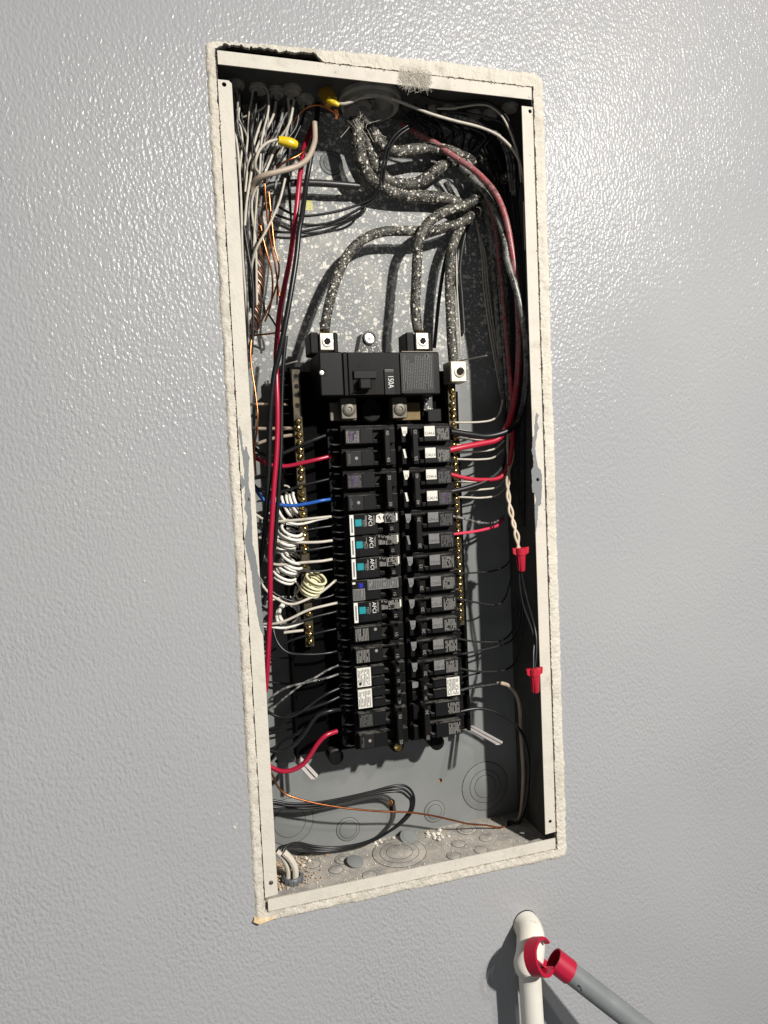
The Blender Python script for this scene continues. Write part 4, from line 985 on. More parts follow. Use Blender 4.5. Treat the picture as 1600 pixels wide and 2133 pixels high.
wire('tan_wire', 'thick tan wire bent across the upper left', 'twire', 3.2, '655,255,50 656,275,48 655,297,45 643,327,40 622,345,36 583,357,33 552,365,34 535,374,40 526,388,48 522,410,56', None, 'wire', 10)
wire('black_wire', 'thin black wire hanging down just left of the long red wire', 'bwire', 1.2, '599,300,62 602,360,60 605,420,58 607,495,54 604,540,52 596,600,52 588,650,54 585,690,60 560,655,74')
wire('white_wire', 'white wire looping out of the yellow tape at upper left', 'wwire', 1.7, '584,291,32 572,292,32 556,298,32 541,312,33 533,332,35 531,348,40 537,358,46')
wire('white_wire', 'white wire slanting down left from the tan wire', 'wwire', 1.4, '594,372,44 590,390,43 582,420,42 566,458,42 548,492,43 535,516,46 526,545,52 522,575,60')
wire('white_wire', 'white wire hanging from the sheath in the upper middle left', 'wwire', 1.4, '600,204,50 602,230,50 602,256,50 596,280,52 588,310,56 578,335,60 567,350,66')
wire('dark_wire', 'black flecked wire hanging beside the upper white wire', 'dwire', 1.4, '607,206,52 609,235,52 606,270,54 604,310,56 600,345,60 602,400,66 606,450,72')
LW = [('wwire', 1.5, '490,180,52 496,200,50 498,225,49 494,250,48 491,280,48 496,320,47 501,395,47 503,450,48 504,500,50 507,560,54 512,620,60 516,690,66'),
      ('wwire', 1.3, '499,186,55 498,215,54 497,245,53 503,275,52 505,300,52 502,330,51 499,360,52'),
      ('wwire', 1.2, '527,188,55 525,205,54 520,230,53 518,260,53 516,290,53 512,330,52 510,380,52 512,430,52'),
      ('dwire', 1.2, '531,190,57 530,215,56 528,240,56 524,270,55 518,310,55 514,360,55 516,420,54 514,480,56'),
      ('wwire', 1.1, '545,182,52 553,183,51 558,196,50 557,212,50 549,224,51 535,232,53 518,240,56 502,246,60'),
      ('wwire', 1.4, '557,222,58 551,240,55 541,262,52 532,290,50 524,320,49 516,350,49 511,400,49'),
      ('wwire', 1.5, '575,212,56 571,235,53 563,255,51 550,278,49 538,302,47 528,330,46 522,370,46 514,420,47 510,470,48'),
      ('gwire', 1.3, '563,228,60 555,252,58 543,282,56 533,312,55 527,345,54 523,390,54 518,440,54 520,500,56'),
      ('dwire', 1.3, '580,245,66 565,270,63 550,300,60 540,330,58 533,365,57 524,400,56 517,460,55 516,520,58'),
      ('gwire', 1.2, '592,262,70 575,290,67 560,322,64 548,350,62 538,380,60 530,420,59 524,470,58'),
      ('dwire', 1.3, '508,300,58 510,350,57 510,410,56 508,460,55 516,520,54 523,560,54 528,610,56 527,680,58 525,740,62'),
      ('gwire', 1.2, '515,360,60 514,410,59 512,460,58 511,520,57 514,590,58 517,650,60 518,720,64'),
      ('dwire', 1.3, '618,262,74 600,285,72 580,312,70 565,345,68 556,370,67 552,420,68'),
      ('gwire', 1.4, '586,320,70 584,345,70 577,370,72 570,420,76 566,470,80')]
LL = ['leftmost white wire hanging along the left flange', 'short white wire crossing the leftmost white wire', 'white wire hanging under the second cable sheath', 'black flecked wire beside the second cable sheath', 'thin white wire curling in a loop under the sheaths', 'left of two white wires slanting down from the upper sheaths', 'white wire slanting down to the left from the third sheath', 'dusty grey wire tucked behind the slanting white wires', 'flecked black wire slanting under the white wires to the left flange', 'grey wire slanting down behind the yellow tape', 'flecked black wire running far down the left flange', 'dusty grey wire along the left flange', 'flecked black wire above the yellow tape', 'short dusty grey wire under the yellow tape']
rl = random.Random(11); xs = (490, 499, 528, 540, 560, 576, 590, 604, 618, 632)
for i in range(26):
    g_ = lambda k: rl.uniform(-k, k); x = xs[i % 10] + g_(7); y = 190 + (x - 490) * .22 + g_(10); e = 504 + (i * 7 % 36); d = 58 + g_(14)
    wire('hanging_wire', 'dusty wire in the dense bundle under the upper left sheaths', ('dwire', 'gwire', 'wwire', 'bwire', 'gwire', 'dwire')[i % 6], rl.uniform(1.0, 1.5),
         f'{x},{y},{d} {x*.85+e*.15+g_(8)},{y+40+g_(10)},{d+g_(5)} {x*.6+e*.4+g_(9)},{y+88+g_(12)},{d+g_(6)} {x*.32+e*.68+g_(9)},{y+145+g_(14)},{d+4+g_(6)} {e+g_(7)},{410+g_(20)},{d+8} {e+4+g_(6)},{500+g_(25)},{d+14} {e+8+g_(8)},{600+g_(60)},{d+18}', 'dense bundle of dusty wires at upper left')
for (mt, r, s), lab in zip(LW, LL): wire('hanging_wire', lab, mt, r, s, 'wires hanging in the upper left corner')
wire('red_wire', 'short dull red wire behind the yellow tape', 'drwire', 1.5, '562,278,66 555,292,64 548,305,64 543,325,66')
# bare coppers
wire('copper_wire', 'bare copper wire arching to the yellow tape at the top', 'copper', 1.1, '608,270,60 613,252,55 625,236,48 640,224,42 656,219,38 672,221,34 686,228,31 698,236,29 703,243,29', 'bare copper wires')
wire('copper_wire', 'short bright bare copper wire crossing behind the tan wire', 'copper', 1.2, '572,362,50 582,346,46 600,334,42 618,326,42 632,316,44 640,306,48', 'bare copper wires')
for lab, s in (('bright bare copper wire hanging below the tan wire', '552,374,44 552,390,44 554,420,46 559,470,50 566,516,54 572,545,56 578,590,60 577,635,64'),
               ('bare copper wire bending left near the braided bundle', '560,400,56 564,440,56 569,490,56 573,520,56 580,545,56 581,570,58 573,605,62 559,641,68 540,675,76 520,702,84'),
               ('thin bare copper wire next to the braided bundle', '543,470,60 549,500,60 556,527,60 565,560,62 568,598,66 563,640,72 552,670,78'),
               ('bare copper wire curling under the red wire to the left', '578,590,58 583,620,58 587,650,58 590,672,60 586,688,64 570,694,72 545,697,80 518,700,86'),
               ('long thin copper wire running down beside the left flange', '526,690,62 522,730,58 524,765,54 531,810,50 536,850,47 537,870,46 535,900,46 530,930,48 531,954,50 533,990,56')):
    wire('copper_wire', lab, 'copper', 1.1, s, 'bare copper wires')
# braided ground bundle
ax = path('522,375,72 530,420,70 537,470,68 541,530,68 540,590,70 535,640,72 529,690,76', .001)
t = thing('ground_bundle', 'braided bundle of dull bare copper grounds on the left', 'ground bundle', ax[0])
for k in range(11):
    P = []; n = 60; ph = k * 2 * math.pi / 11; rr = .0075 if k < 8 else .0042
    for i in range(n + 1):
        f = i / n * (len(ax) - 1); j = min(int(f), len(ax) - 2); p = ax[j].lerp(ax[j + 1], f - j); a = ph + i / n * 26
        taper = 1 - .35 * (i / n)
        P.append(p + Vector((math.cos(a) * rr * taper, math.sin(a) * rr * .8 * taper, 0)))
    MB().tube(P, .0011, 5, 1).build('strand', M['dcopper'], t)
# sprayed flat cable and thin arcs at upper left
wire('flat_cable', 'short paint-flecked cable lying level across the upper left', 'dwire', 4.2, '543,398,78 560,388,78 600,382,78 650,381,78 700,384,78 748,388,80', None, 'cable', 10)
for lab, s in (('topmost thin black wire arcing across the back plate', '576,428,86 605,444,84 635,450,82 695,442,80 745,427,78 777,412,74 791,382,68 797,345,62 807,306,56 826,278,52 852,260,50 884,236,50'),
               ('middle thin black wire arcing across the back plate', '570,446,90 605,458,88 632,467,87 665,468,86 700,460,84 745,437,80 780,416,76 796,385,70 802,350,64 812,310,58 832,282,54 870,256,52'),
               ('lowest thin black wire arcing across the back plate', '560,482,92 600,484,91 632,482,90 695,468,88 732,456,84 757,438,80 766,420,80')):
    wire('black_wire', lab, 'bwire', 1.6, s, 'thin black wires arcing over the back plate')

# wires from the left flange to the left breakers and the left neutral bar
G6 = 'wires entering the left breakers'
for name, lab, mt, r, s in (
    ('white_wire', 'white wire lying level above the blackened left bar screws', 'twire', 1.7, '516,843,80 535,842,78 560,842,74 600,843,64'),
    ('white_wire', 'upper tan wire crossing level to the first bright screws', 'twire', 2.1, '520,892,78 545,893,72 575,893,66 612,892,56'),
    ('white_wire', 'lower tan wire rising to the first bright screws', 'twire', 2.1, '520,930,78 540,923,72 560,916,68 585,910,62 612,906,56'),
    ('black_wire', 'thick black wire rising to the upper pole of the 40 breaker', 'bwire', 2.4, '520,922,62 533,936,58 552,947,54 570,949,52 590,944,50 618,932,48 647,919,45 678,907,45'),
    ('red_wire', 'red wire curving to the lower pole of the 40 breaker', 'rwire', 2.5, '516,935,60 533,953,56 545,960,54 558,967,52 582,971,50 604,970,48 632,964,45 662,957,43 690,950,45'),
    ('black_wire', 'dark wire lying level below the curving red wire', 'bwire', 1.7, '520,996,78 550,994,74 580,990,70 610,985,62'),
    ('black_wire', 'black wire dipping to the upper pole of the 30 breaker', 'bwire', 1.7, '518,995,60 533,1014,57 549,1025,55 575,1026,52 600,1020,50 630,1011,47 660,1004,45 685,998,45'),
    ('blue_wire', 'blue wire curving to the lower pole of the 30 breaker', 'bluewire', 2.1, '518,995,60 533,1019,57 543,1034,54 556,1045,52 582,1051,50 611,1053,47 641,1049,44 669,1043,42 690,1040,45'),
    ('white_wire', 'white wire crossing to the topmost teal button breaker', 'wwire', 1.7, '530,1070,66 550,1082,60 580,1086,52 622,1083,46 652,1080,43 690,1076,45'),
    ('white_wire', 'slack white wire just under the topmost teal wire', 'cwire', 1.6, '585,1080,54 600,1088,50 620,1092,48 640,1089,46 660,1083,45 684,1078,45'),
    ('black_wire', 'thin black wire to the second teal button breaker, near a lone screw', 'dwire', 1.2, '540,1100,66 565,1107,56 600,1109,50 632,1105,46 668,1099,44 690,1096,45'),
    ('white_wire', 'white wire crossing level to the second teal button breaker', 'wwire', 1.7, '540,1120,64 570,1127,52 600,1129,47 640,1130,44 668,1129,43 692,1126,45'),
    ('black_wire', 'thin black wire between the second and third white wires', 'dwire', 1.2, '545,1136,66 573,1146,54 613,1148,48 640,1146,45 662,1143,44 692,1138,45'),
    ('white_wire', 'white wire crossing level to the third teal button breaker', 'wwire', 1.7, '545,1162,62 570,1175,52 595,1176,47 630,1172,44 668,1169,43 692,1165,45'),
    ('black_wire', 'thin black wire just under the third white wire', 'dwire', 1.2, '560,1175,60 587,1182,52 622,1189,47 663,1190,44 692,1186,45'),
    ('white_wire', 'pinkish white wire sagging under the cream coil', 'wwire', 1.6, '533,1192,50 546,1218,46 562,1237,43 578,1248,41 596,1257,39 614,1258,38 636,1250,38 662,1238,40 684,1222,42 700,1208,46'),
    ('black_wire', 'black wire sagging just above the pinkish white wire', 'bwire', 1.3, '533,1190,54 550,1215,50 568,1233,47 590,1246,46 615,1253,46 645,1250,45 677,1245,44 698,1238,46'),
    ('white_wire', 'pinkish white wire rising to the lowest teal button breaker', 'wwire', 1.6, '550,1300,56 574,1299,48 600,1291,44 642,1271,41 684,1260,41 702,1256,45'),
    ('white_wire', 'white wire lying across the lower left by the red wire', 'cwire', 1.7, '540,1304,60 565,1306,54 590,1308,52 610,1304,50 632,1295,50'),
    ('white_wire', 'short white stub pointing at the lower left bar', 'wwire', 1.7, '592,1318,56 606,1316,54 632,1313,53'),
    ('black_wire', 'thin black wire rising under the lowest teal wire', 'dwire', 1.3, '545,1292,60 566,1301,54 595,1302,50 625,1295,46 655,1285,44 684,1278,44 700,1274,46'),
    ('black_wire', 'black wire drooping to the second pale dotted breaker', 'bwire', 1.6, '568,1300,58 571,1319,54 578,1338,51 590,1353,48 606,1361,46 630,1363,44 658,1363,43 686,1360,43 704,1356,46'),
    ('black_wire', 'black wire rising to the first pale dotted breaker', 'bwire', 1.5, '548,1362,70 568,1355,62 595,1339,56 631,1326,50 672,1316,46 700,1310,46'),
    ('grey_wire', 'dusty striped wire bowed to the upper white labelled tandem', 'gwire', 1.4, '553,1470,66 562,1457,62 580,1441,57 607,1429,52 642,1421,47 685,1411,44 705,1404,46'),
    ('grey_wire', 'dusty striped wire rising steeply to the upper white labelled tandem', 'gwire', 1.3, '556,1490,66 566,1478,60 595,1452,54 633,1423,49 661,1409,46 682,1396,45 705,1386,46'),
    ('black_wire', 'black wire sweeping up to the lower white labelled tandem', 'bwire', 2.0, '555,1480,64 566,1487,60 584,1494,57 607,1492,53 631,1480,49 654,1463,46 680,1446,44 706,1434,46'),
    ('black_wire', 'black wire rising just right of the sweeping one', 'bwire', 1.9, '588,1496,58 612,1487,54 647,1475,48 680,1464,44 706,1452,46'),
    ('black_wire', 'thick glossy black wire to the upper pole of the 50 breaker', 'bwire', 2.7, '548,1556,60 566,1564,56 584,1566,53 607,1556,50 633,1530,47 650,1504,44 664,1489,42 688,1481,41 708,1478,46', ),
    ('black_wire', 'black wire curving behind the thick glossy one at lower left', 'bwire', 2.2, '566,1580,76 578,1559,70 592,1543,66 614,1531,60 640,1510,54 660,1495,52'),
    ('red_wire', 'red wire curving up to the lower pole of the 50 breaker', 'rwire', 2.9, '550,1588,56 567,1599,52 584,1606,48 606,1605,45 630,1593,42 646,1573,39 661,1550,37 679,1532,36 702,1523,40')):
    wire(name, lab, mt, r, s, G6)
for lab, s in (('upper faint grey wire in the lower left gutter', '552,1378,88 580,1372,84 608,1370,80'), ('lower faint grey wire in the lower left gutter', '556,1420,88 590,1424,84 612,1424,80'), ('upper dark wire crossing low behind the red wire', '556,1522,84 580,1516,78 612,1500,74'), ('lower dark wire crossing low behind the red wire', '556,1530,84 585,1524,78 614,1516,74')):
    wire('black_wire', lab, 'bwire', 1.3, s)


def coil(label, c, axis, r, pitch, turns, mt, rw, ph=0, tail=None):
    ax_ = Vector(axis).normalized(); u = ax_.orthogonal().normalized(); v = ax_.cross(u); P = []; n = int(turns * 16)
    for i in range(n + 1):
        a = ph + i / 16 * 2 * math.pi; q = Vector((i * .045 + ph * 7, ph, 0)); amp = .08 if mt == 'ywire' else .24
        rr = r * (1 + amp * noise.noise(q * 1.3)); wob = Vector((noise.noise(q), noise.noise(q + Vector((0, 9, 0))), noise.noise(q + Vector((0, 0, 9))))) * r * amp * 1.6
        P.append(c + wob + ax_ * (pitch * (i / 16 - turns / 2)) + (u * math.cos(a) + v * math.sin(a)) * rr)
    if tail: P += tail
    for p in P: p.y = min(p.y, BD - rw - .0004); p.x = max(p.x, rw + .0004)
    o = MB().tube(P, rw, 7, 1).build('coiled_wire', M[mt], None, P[0], sharp=60)
    tag(o, label, 'coiled wire', 'coiled wires by the left neutral bar')


coil('uppermost white coil, crossed by the blue wire', at(596, 1054, .062), (.75, -.3, .25), .0125, .0044, 7, 'cwire', .0018, .4)
coil('white coil beside the second teal button wire', at(598, 1120, .060), (.35, -.5, .85), .0135, .0046, 7, 'cwire', .0018, 1.9)
coil('white coil beside the third teal button wire', at(602, 1180, .060), (.45, -.35, .8), .0135, .0046, 7, 'cwire', .0018, 3.0)
coil('cream spring-like coil by the blue button breaker', at(652, 1219, .046), (-.38, .42, -.85), .0118, .0042, 6, 'ywire', .0016, 2.2, [at(640, 1245, .052), at(622, 1248, .058), at(614, 1236, .064), at(617, 1222, .068)])
coil('open white ring of wire lowest in the left gutter', at(601, 1281, .066), (.12, -1, .1), .0142, .0030, 2.5, 'cwire', .0024, .6)

rc = random.Random(3)
for i in range(6):
    g_ = lambda k: rc.uniform(-k, k); y = 1040 + i * 46
    wire('looped_wire', 'slack white loop in the tangle beside the left neutral bar', 'cwire' if i % 3 else 'wwire', rc.uniform(1.1, 1.5), f'{556+g_(8)},{y-14},80 {572+g_(6)},{y-24+g_(6)},72 {598+g_(6)},{y-22+g_(6)},66 {620+g_(5)},{y-4+g_(6)},62 {618+g_(5)},{y+18+g_(5)},64 {594+g_(6)},{y+25+g_(5)},70 {570+g_(6)},{y+14+g_(8)},76 {560},{y+30},82', 'slack white loops by the left neutral bar')
# ---- bottom of the box
for k, lab in ((0, 'outer strand of the black wire loop at the bottom'), (1, 'middle strand of the black wire loop at the bottom'), (2, 'inner strand of the black wire loop at the bottom')):
    o = k * 6
    wire('black_wire', lab, 'bwire', 1.6, f'{556},{1665+o},74 {574},{1668+o*1.2},74 {612},{1674+o*.8},72 {657},{1672+o*.9},70 {702},{1665+o*.6},68 {770},{1650+o*.5},64 {815},{1638+o*.9},62 {840-k*2},{1636+o*1.2},62 {856-k*4},{1646+o*1.1},62 {863-k*4},{1664+o*.3},62 {859-k*3},{1688},63 {842-k*3},{1710},66 {812-k*3},{1731+k*2},70 {759},{1755+k*2},76 {702},{1765+k*3},80 {657},{1763+k*5},80 {624},{1756+k*4},78 {603-k*6},{1759+k*2},74 {592-k*6},{1768},70 {586-k*4},{1782},66', 'black wire loop at the bottom')
wire('copper_wire', 'bare copper wire strung across the bottom of the box', 'copper', 1.25, '553,1590,48 568,1615,47 579,1639,46 594,1653,45 612,1661,44 657,1673,44 725,1684,46 792,1690,50 850,1692,54 900,1699,58 940,1708,62 975,1716,64 1012,1719,66 1032,1723,66 1044,1737,67 1053,1757,68', 'bare copper wires')
cb = at_z(610, 1836, -BH)
bu = thing('cable_bushing', 'dark grey bushing on the floor in the left corner', 'bushing', (cb.x, cb.y, -BH))
MB().lathe((cb.x, cb.y, -BH), (0, 0, 1), [(.0118, 0), (.0122, .003), (.0122, .0055), (.0108, .0075), (.0092, .0078), (.0088, .003)], 22).build('collar', M['gring'], bu)
b = MB()
for k in range(14):
    a = k * 2 * math.pi / 14; b.box(-.0008, .0008, -.0006, .0006, .0005, .0062, 0, Matrix.Translation((cb.x, cb.y, -BH)) @ Matrix.Rotation(a, 4, 'Z') @ Matrix.Translation((0, .0122, 0)))
b.build('grip_rib', M['gring'], bu)
for lab, off, r in (('front white cable rising from the floor bushing', (.003, -.002), .0042), ('rear white cable rising from the floor bushing', (-.0045, .003), .0034)):
    P = [Vector((cb.x + off[0], cb.y + off[1], -BH + .004)), Vector((cb.x + off[0], cb.y + off[1], -BH + .016)), Vector((cb.x + off[0] - .004, cb.y + off[1] + .002, -BH + .027)), Vector((cb.x + off[0] - .0115, cb.y + off[1] + .005, -BH + .036))]
    tag(MB().tube(P, r, 10, 5).build('white_cable', M['wwire'], None, P[0]), lab, 'cable', 'white cables on the floor')
for px, py, r, lab in ((740, 1795, .0105, 'plain knockout slug lying on the dusty floor'), (851, 1744, .0115, 'ringed knockout slug leaning at the back of the floor')):
    p = at_z(px, py, -BH + .003); p.y = min(p.y, BD - r - .001)
    tl = Vector((.12, -.25, 1)) if px < 800 else Vector((.1, -.55, 1))
    t = thing('knockout_slug', lab, 'metal slug', p, 'knockout slugs on the floor')
    MB().lathe(p, tl, [(r, 0), (r, .0012), (r - .0006, .0016), (0, .0016)], 24).build('disc', M['knock_back'], t)
    if px > 800: MB().lathe(p + tl.normalized() * .0016, tl, [(r * .66, -.0002), (r * .66, .0005), (r * .58, .0006), (0, .0006)], 22).build('centre', M['knock_back'], t)


def crumb(b, p, s):
    vs = []
    for x, y, z in ((1, 0, 0), (-1, 0, 0), (0, 1, 0), (0, -1, 0), (0, 0, 1), (0, 0, -.5)): vs.append(p + Vector((x, y, z)) * s * random.uniform(.6, 1.3))
    b.add(vs, [(0, 2, 4), (2, 1, 4), (1, 3, 4), (3, 0, 4), (2, 0, 5), (1, 2, 5), (3, 1, 5), (0, 3, 5)])


b = MB()
for i in range(900):
    x = min(.355, max(.006, random.choice((.03, .06, .15, .24, .30)) + random.gauss(0, .03))); y = min(.097, max(.006, random.choice((.02, .09)) + random.gauss(0, .022))); crumb(b, Vector((x, y, -BH + .0003)), random.choice((.0003, .0005, .0009)))
tag(b.build('floor_grit', M['granule'], None, (.18, .05, -BH)), kind='stuff')
b = MB()
for px, py, n, sp in ((905, 1742, 26, .006), (622, 1800, 10, .006), (795, 1755, 6, .004)):
    c = at_z(px, py, -BH)
    for i in range(n): crumb(b, Vector((c.x + random.gauss(0, sp * 1.5), min(BD - .004, max(.006, c.y + random.gauss(0, sp))), -BH + random.uniform(0, .003))), random.uniform(.001, .0035))
for i in range(150): crumb(b, Vector((random.uniform(.01, .35), random.uniform(.006, .097), -BH + .0005)), random.uniform(.0004, .0012))
tag(b.build('plaster_crumbs', M['crumb'], None, (.25, .06, -BH)), kind='stuff')
b = MB()
for i in range(420):
    x = .012 + abs(random.gauss(0, .028)); y = random.uniform(.03, .096); crumb(b, Vector((x, y, -BH + random.uniform(.0, .0025))), random.uniform(.0006, .0018))
tag(b.build('rusty_grit', M['granule'], None, (.04, .07, -BH)), kind='stuff')

# ------------------------------------------------------------------ the top of the box: sheaths, bushing, tape, lint
SH = [(488, 148, 487, 184, 55, 4.2, 'sheath', 'leftmost white cable sheath at the top of the box'), (536, 150, 541, 190, 58, 4.6, 'sheath', 'second white cable sheath from the left'), (574, 160, 577, 206, 60, 4.4, 'sheath', 'third white cable sheath from the left'), (607, 158, 605, 208, 52, 4.8, 'sheath', 'fourth white cable sheath, the longest on the left'), (634, 172, 632, 225, 70, 4.2, 'sheath', 'shaded cable sheath left of the yellow one'), (900, 196, 902, 224, 66, 4.2, 'sheath', 'shaded cable sheath right of the bushing'), (933, 200, 930, 226, 60, 4.6, 'sheath', 'brownish cable sheath above the grey wire trio'), (985, 204, 988, 236, 66, 4.0, 'sheath', 'dim cable sheath in the upper right'), (1020, 205, 1022, 245, 60, 4.0, 'sheath', 'second dim cable sheath in the upper right'), (1062, 206, 1060, 228, 40, 4.6, 'twire', 'tan cable stub at the upper right corner')]
for x0, y0, x1, y1, d, r, mt, lab in SH:
    p0, p1 = at(x0, y0, d / 1000), at(x1, y1, d / 1000); p0.z = -.0002; P = [p0, p0.lerp(p1, .5), p1]
    t = thing('cable_sheath', lab, 'cable sheath', p0, 'cable sheaths entering the top')
    MB().tube(P, r / 1000, 12, 3, flat=.6).build('sheath', M[mt], t)
    MB().lathe((p0.x, p0.y, -.0001), (0, 0, -1), [(.0105, 0), (.0105, .003), (.0088, .0034), (.0085, .0062), (.0070, .0066)], 18).build('clamp', M['sheath'], t)
p0, p1 = at(672, 150, .05), at(690, 214, .032); p0.z = -.0002
tag(MB().tube([p0, p0.lerp(p1, .5) + Vector((0, -.002, 0)), p1], .0085, 12, 4, flat=.5).build('yellow_cable', M['orange'], None, p0), 'dark yellow sheathed cable hanging under the top flange', 'cable')
# yellow tape sleeves
for lab, s, r in (('bright yellow tape sleeve on a white wire, upper left', '580,292,32 590,294,32 602,297,32 612,300,33 617,302,34', 6.4), ('small yellow tape sleeve on the bare wires at the top', '684,206,30 692,212,29 700,216,28 706,219,28', 4.2)):
    P = path(s, .003); f = (lambda t: .78 + .5 * t if t < .45 else 1.0 - .55 * max(0, t - .6)) if r > 5 else (lambda t: 1.15 - .5 * t)
    tag(MB().tube(P, r / 1000, 12, 4, rfun=f, flat=.85).build('yellow_tape', M['yellow'], None, P[0]), lab, 'tape', 'yellow tape sleeves')
p = at(701, 236, .029); b = MB()
for k in range(5): b.tube([p + Vector((random.uniform(-.003, .003), 0, .004)), p + Vector((random.uniform(-.002, .002), -.001, -.002)), p + Vector((random.uniform(-.003, .003), -.001, -.007))], .0007, 5, 3)
tag(b.build('copper_tail', M['copper'], None, p), 'frayed copper tail under the small yellow tape', 'wire end')
bc = at(770, 206, .055)
t = thing('conduit_bushing', 'large grey conduit bushing where the heavy cables come in', 'bushing', (bc.x, .055, -.004))
MB().lathe((bc.x, .055, -.0003), (0, 0, -1), [(.037, 0), (.037, .005), (.034, .0075), (.034, .013), (.031, .015), (.0285, .0145), (.0275, .004)], 36).build('collar', M['sheath'], t)
MB().lathe((bc.x, .055, -.0003), (0, 0, -1), [(.0272, 0), (.0272, .0035), (0, .0035)], 30).build('bore', M['dark'], t)
# duct seal lump
c = at(752, 232, .055); me = MB(); V = []; F = []; nu, nv = 28, 18
for j in range(nv + 1):
    for i in range(nu):
        th = math.pi * j / nv; a = 2 * math.pi * i / nu; d = Vector((math.sin(th) * math.cos(a), math.sin(th) * math.sin(a), math.cos(th)))
        k = 1 + .35 * noise.noise(d * 2.3 + Vector((5, 1, 2))) + .2 * noise.noise(d * 6)
        V.append(c + Vector((d.x * .019, d.y * .016, d.z * .015 + .001)) * k)
F = [(j * nu + i, j * nu + (i + 1) % nu, (j + 1) * nu + (i + 1) % nu, (j + 1) * nu + i) for j in range(nv) for i in range(nu)]
me.add(V, F, True); tag(me.build('duct_seal', M['seal'], None, c), 'grey lump of duct seal around the heavy cables', 'duct seal')
# ragged fibres on the seal and cables
b = MB()
for i in range(16):
    p = c + Vector((random.gauss(0, .012), -.012 + random.gauss(0, .004), random.uniform(-.03, -.004)))
    q = p + Vector((random.gauss(.002, .006), random.gauss(0, .003), random.uniform(-.018, -.004))); b.tube([p, p.lerp(q, .5) + Vector((random.gauss(0, .001),) * 3), q], .00018, 3, 2)
tag(b.build('seal_fibres', M['lint'], None, c), kind='stuff')
# lint on the top flange
b = MB(); l0 = at(866, 168, -.003)
for i in range(1500):
    x = l0.x + random.uniform(-.018, .017) + random.gauss(0, .0012); z = l0.z + random.gauss(.0035, .0050)
    p = Vector((x, -.0026 - abs(random.gauss(0, .0007)), z)); ln = random.uniform(.002, .007); a = random.uniform(-2.6, -.5) if random.random() < .75 else random.uniform(0, 6.28)
    q = p + Vector((math.cos(a) * ln, random.gauss(0, .0008), math.sin(a) * ln)); b.tube([p, p.lerp(q, .5) + Vector((random.gauss(0, .0006), 0, random.gauss(0, .0006))), q], .00009, 3, 2, cap=False)
tag(b.build('lint_tuft', M['lint'], None, l0), 'grey lint tuft clinging to the top flange', 'lint')
# whiskers of dust along the crack of the opening
b = MB()
for i in range(700):
    s = random.choice('tblr'); k = random.random()
    if s == 't': p = Vector((.115 + k * (BW - .115), -.0022, .0007))
    elif s == 'b': p = Vector((k * BW, -.0022, -BH - .0007))
    elif s == 'l': p = Vector((-.0003, -.0016, -k * BH))
    else: p = Vector((BW + .0003, -.0016, -k * BH))
    crumb(b, p + Vector((random.gauss(0, .0006), random.uniform(-.0006, .001), random.gauss(0, .0006))), random.uniform(.0003, .0009))
tag(b.build('crack_dust', M['granule'], None, (0, 0, 0)), kind='stuff')

# ------------------------------------------------------------------ pipe below, and the tool
pt = thing('pvc_conduit', 'white plastic conduit elbow and pipe coming out of the wall', 'conduit', at(1100, 1990, -.035))
w0 = at(1095, 1916, 0)
zc = at(1095, 1897, 0).z - .0168; x1_ = at(1102, 2010, -.037).x; rb = .0235
E_ = [Vector((w0.x - .001, .008, zc)), Vector((w0.x - .001, -.0065, zc))]
for k in range(1, 7):
    a = k * math.pi / 12; E_.append(Vector((w0.x - .001 + (x1_ - w0.x) * k / 6, -.0125 - rb * math.sin(a), zc - rb * (1 - math.cos(a)))))
E_ += [at(1102, 2014, -.037)]
MB().tube(E_, .0168, 28, 6).build('elbow', M['pvc'], pt)
a, c2 = at(1102, 2008, -.037), at(1111, 2150, -.037); d = (c2 - a)
MB().tube([a, a + d * .5, a + d * 3.2], .0134, 28, 3).build('pipe', M['pvc'], pt)
MB().lathe((w0.x - .001, -.0002, zc + .0012), (0, -1, 0), [(.0168, 0), (.0168, .0004), (.0150, .0005)], 28).build('wall_gap', M['dark'], pt)

R0 = at(1178, 2018, -.058); R1 = at(1345, 2148, -.095)
axd = (R1 - R0).normalized()
tl = thing('reaching_pole', 'grey pole with a red hooked end leaning by the white conduit', 'pole', R1)
MB().tube([R0 - axd * .004, R0.lerp(R1, .5), R1 + axd * .35], .0124, 28, 3).build('tube', M['toolgrey'], tl)
# a nick on the tube
p = at(1204, 2052, -.0745); MB().tube([p, p + Vector((.003, -.0005, -.003)), p + Vector((.004, -.0008, -.007))], .0009, 6, 3).build('nick', M['dark'], tl)
# red sleeve: hollow, cut away at the front
side = axd.cross(Vector((0, 0, 1))).normalized(); up = side.cross(axd).normalized()


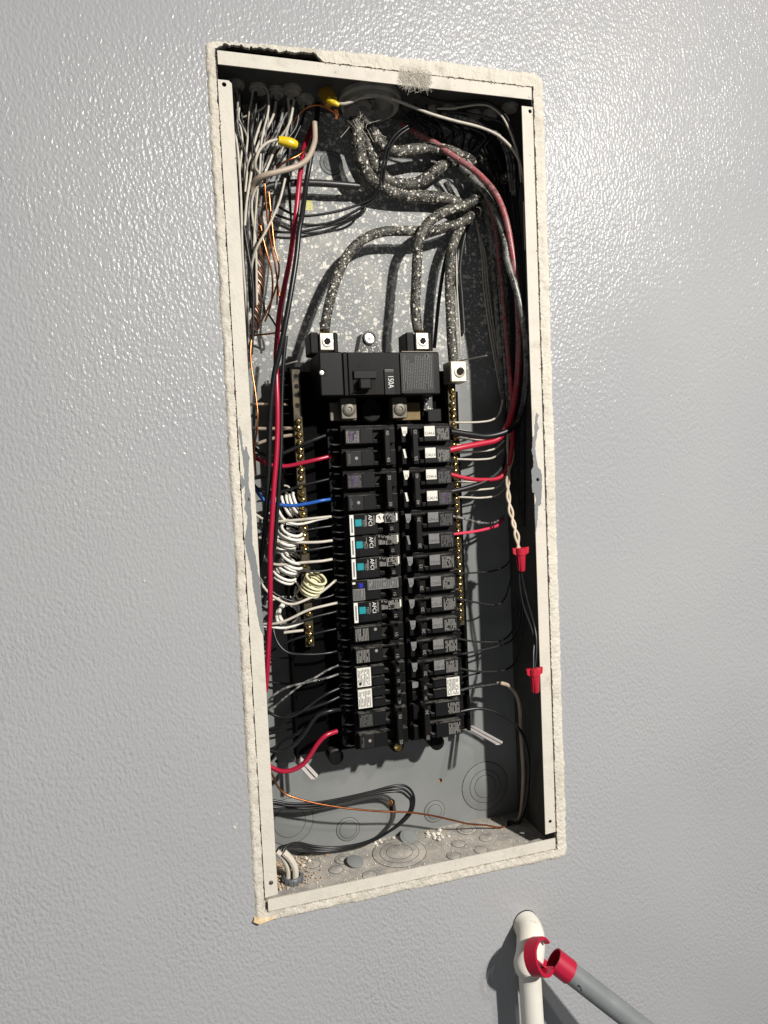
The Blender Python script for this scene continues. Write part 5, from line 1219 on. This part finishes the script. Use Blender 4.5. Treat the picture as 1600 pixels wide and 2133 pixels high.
def shell(name, ro, ri, u0, u1, a0f, a1f, nu=14, na=40, org=R0):
    V = []; F = []
    for sh, rr in enumerate((ro, ri)):
        for i in range(nu + 1):
            u = u0 + (u1 - u0) * i / nu
            for k in range(na + 1):
                A0, A1 = a0f(i / nu), a1f(i / nu); a = A0 + (A1 - A0) * k / na
                V.append(org + axd * u + (side * math.cos(a) + up * math.sin(a)) * rr)
    n1 = (nu + 1) * (na + 1); id_ = lambda s, i, k: s * n1 + i * (na + 1) + k
    for s in (0, 1):
        for i in range(nu):
            for k in range(na): F.append((id_(s, i, k), id_(s, i, k + 1), id_(s, i + 1, k + 1), id_(s, i + 1, k)))
    for i in (0, nu):
        for k in range(na): F.append((id_(0, i, k), id_(0, i, k + 1), id_(1, i, k + 1), id_(1, i, k)))
    for k in (0, na):
        for i in range(nu): F.append((id_(0, i, k), id_(0, i + 1, k), id_(1, i + 1, k), id_(1, i, k)))
    return MB().add(V, F, True).build(name, M['redhook'], tl, sharp=40)


shell('sleeve', .0138, .0122, -.017, .006, lambda t: 0, lambda t: 2 * math.pi * .9999)
shell('sleeve_tongue', .01375, .0122, -.036, -.0172, lambda t: math.pi * 1.30, lambda t: math.pi * (1.80 - .05 * t))
# the hook: a broad C-shaped band leaving the bottom of the sleeve
hc = at(1124, 1993, -.056); hw = Vector((.49, -.68, .34)).normalized()
h1 = (Vector((0, 0, 1)) - hw * hw.z).normalized(); h2 = hw.cross(h1)
if h2.dot(Vector((1, 0, 0))) < 0: h2 = -h2
V = []; F = []; n = 48; a0, a1 = math.radians(-62), math.radians(-342); Rr = .0188
for i in range(n + 1):
    t = i / n; a = a0 + (a1 - a0) * t; rad = h2 * math.cos(a) + h1 * math.sin(a)
    wd = .0080 * (1 if t < .70 else max(.45, 1 - (t - .70) * 1.9)); th = .0018 * (1 if t < .85 else .7)
    for sw, st in ((-1, -1), (1, -1), (1, 1), (-1, 1)): V.append(hc + rad * (Rr + st * th) + hw * (sw * wd + .010 * max(0, t - .6)))
for i in range(n):
    for k in range(4): F.append((i * 4 + k, i * 4 + (k + 1) % 4, (i + 1) * 4 + (k + 1) % 4, (i + 1) * 4 + k))
F.append((0, 1, 2, 3)); F.append((n * 4 + 3, n * 4 + 2, n * 4 + 1, n * 4))
MB().add(V, F, True).build('hook', M['redhook'], tl, sharp=40)
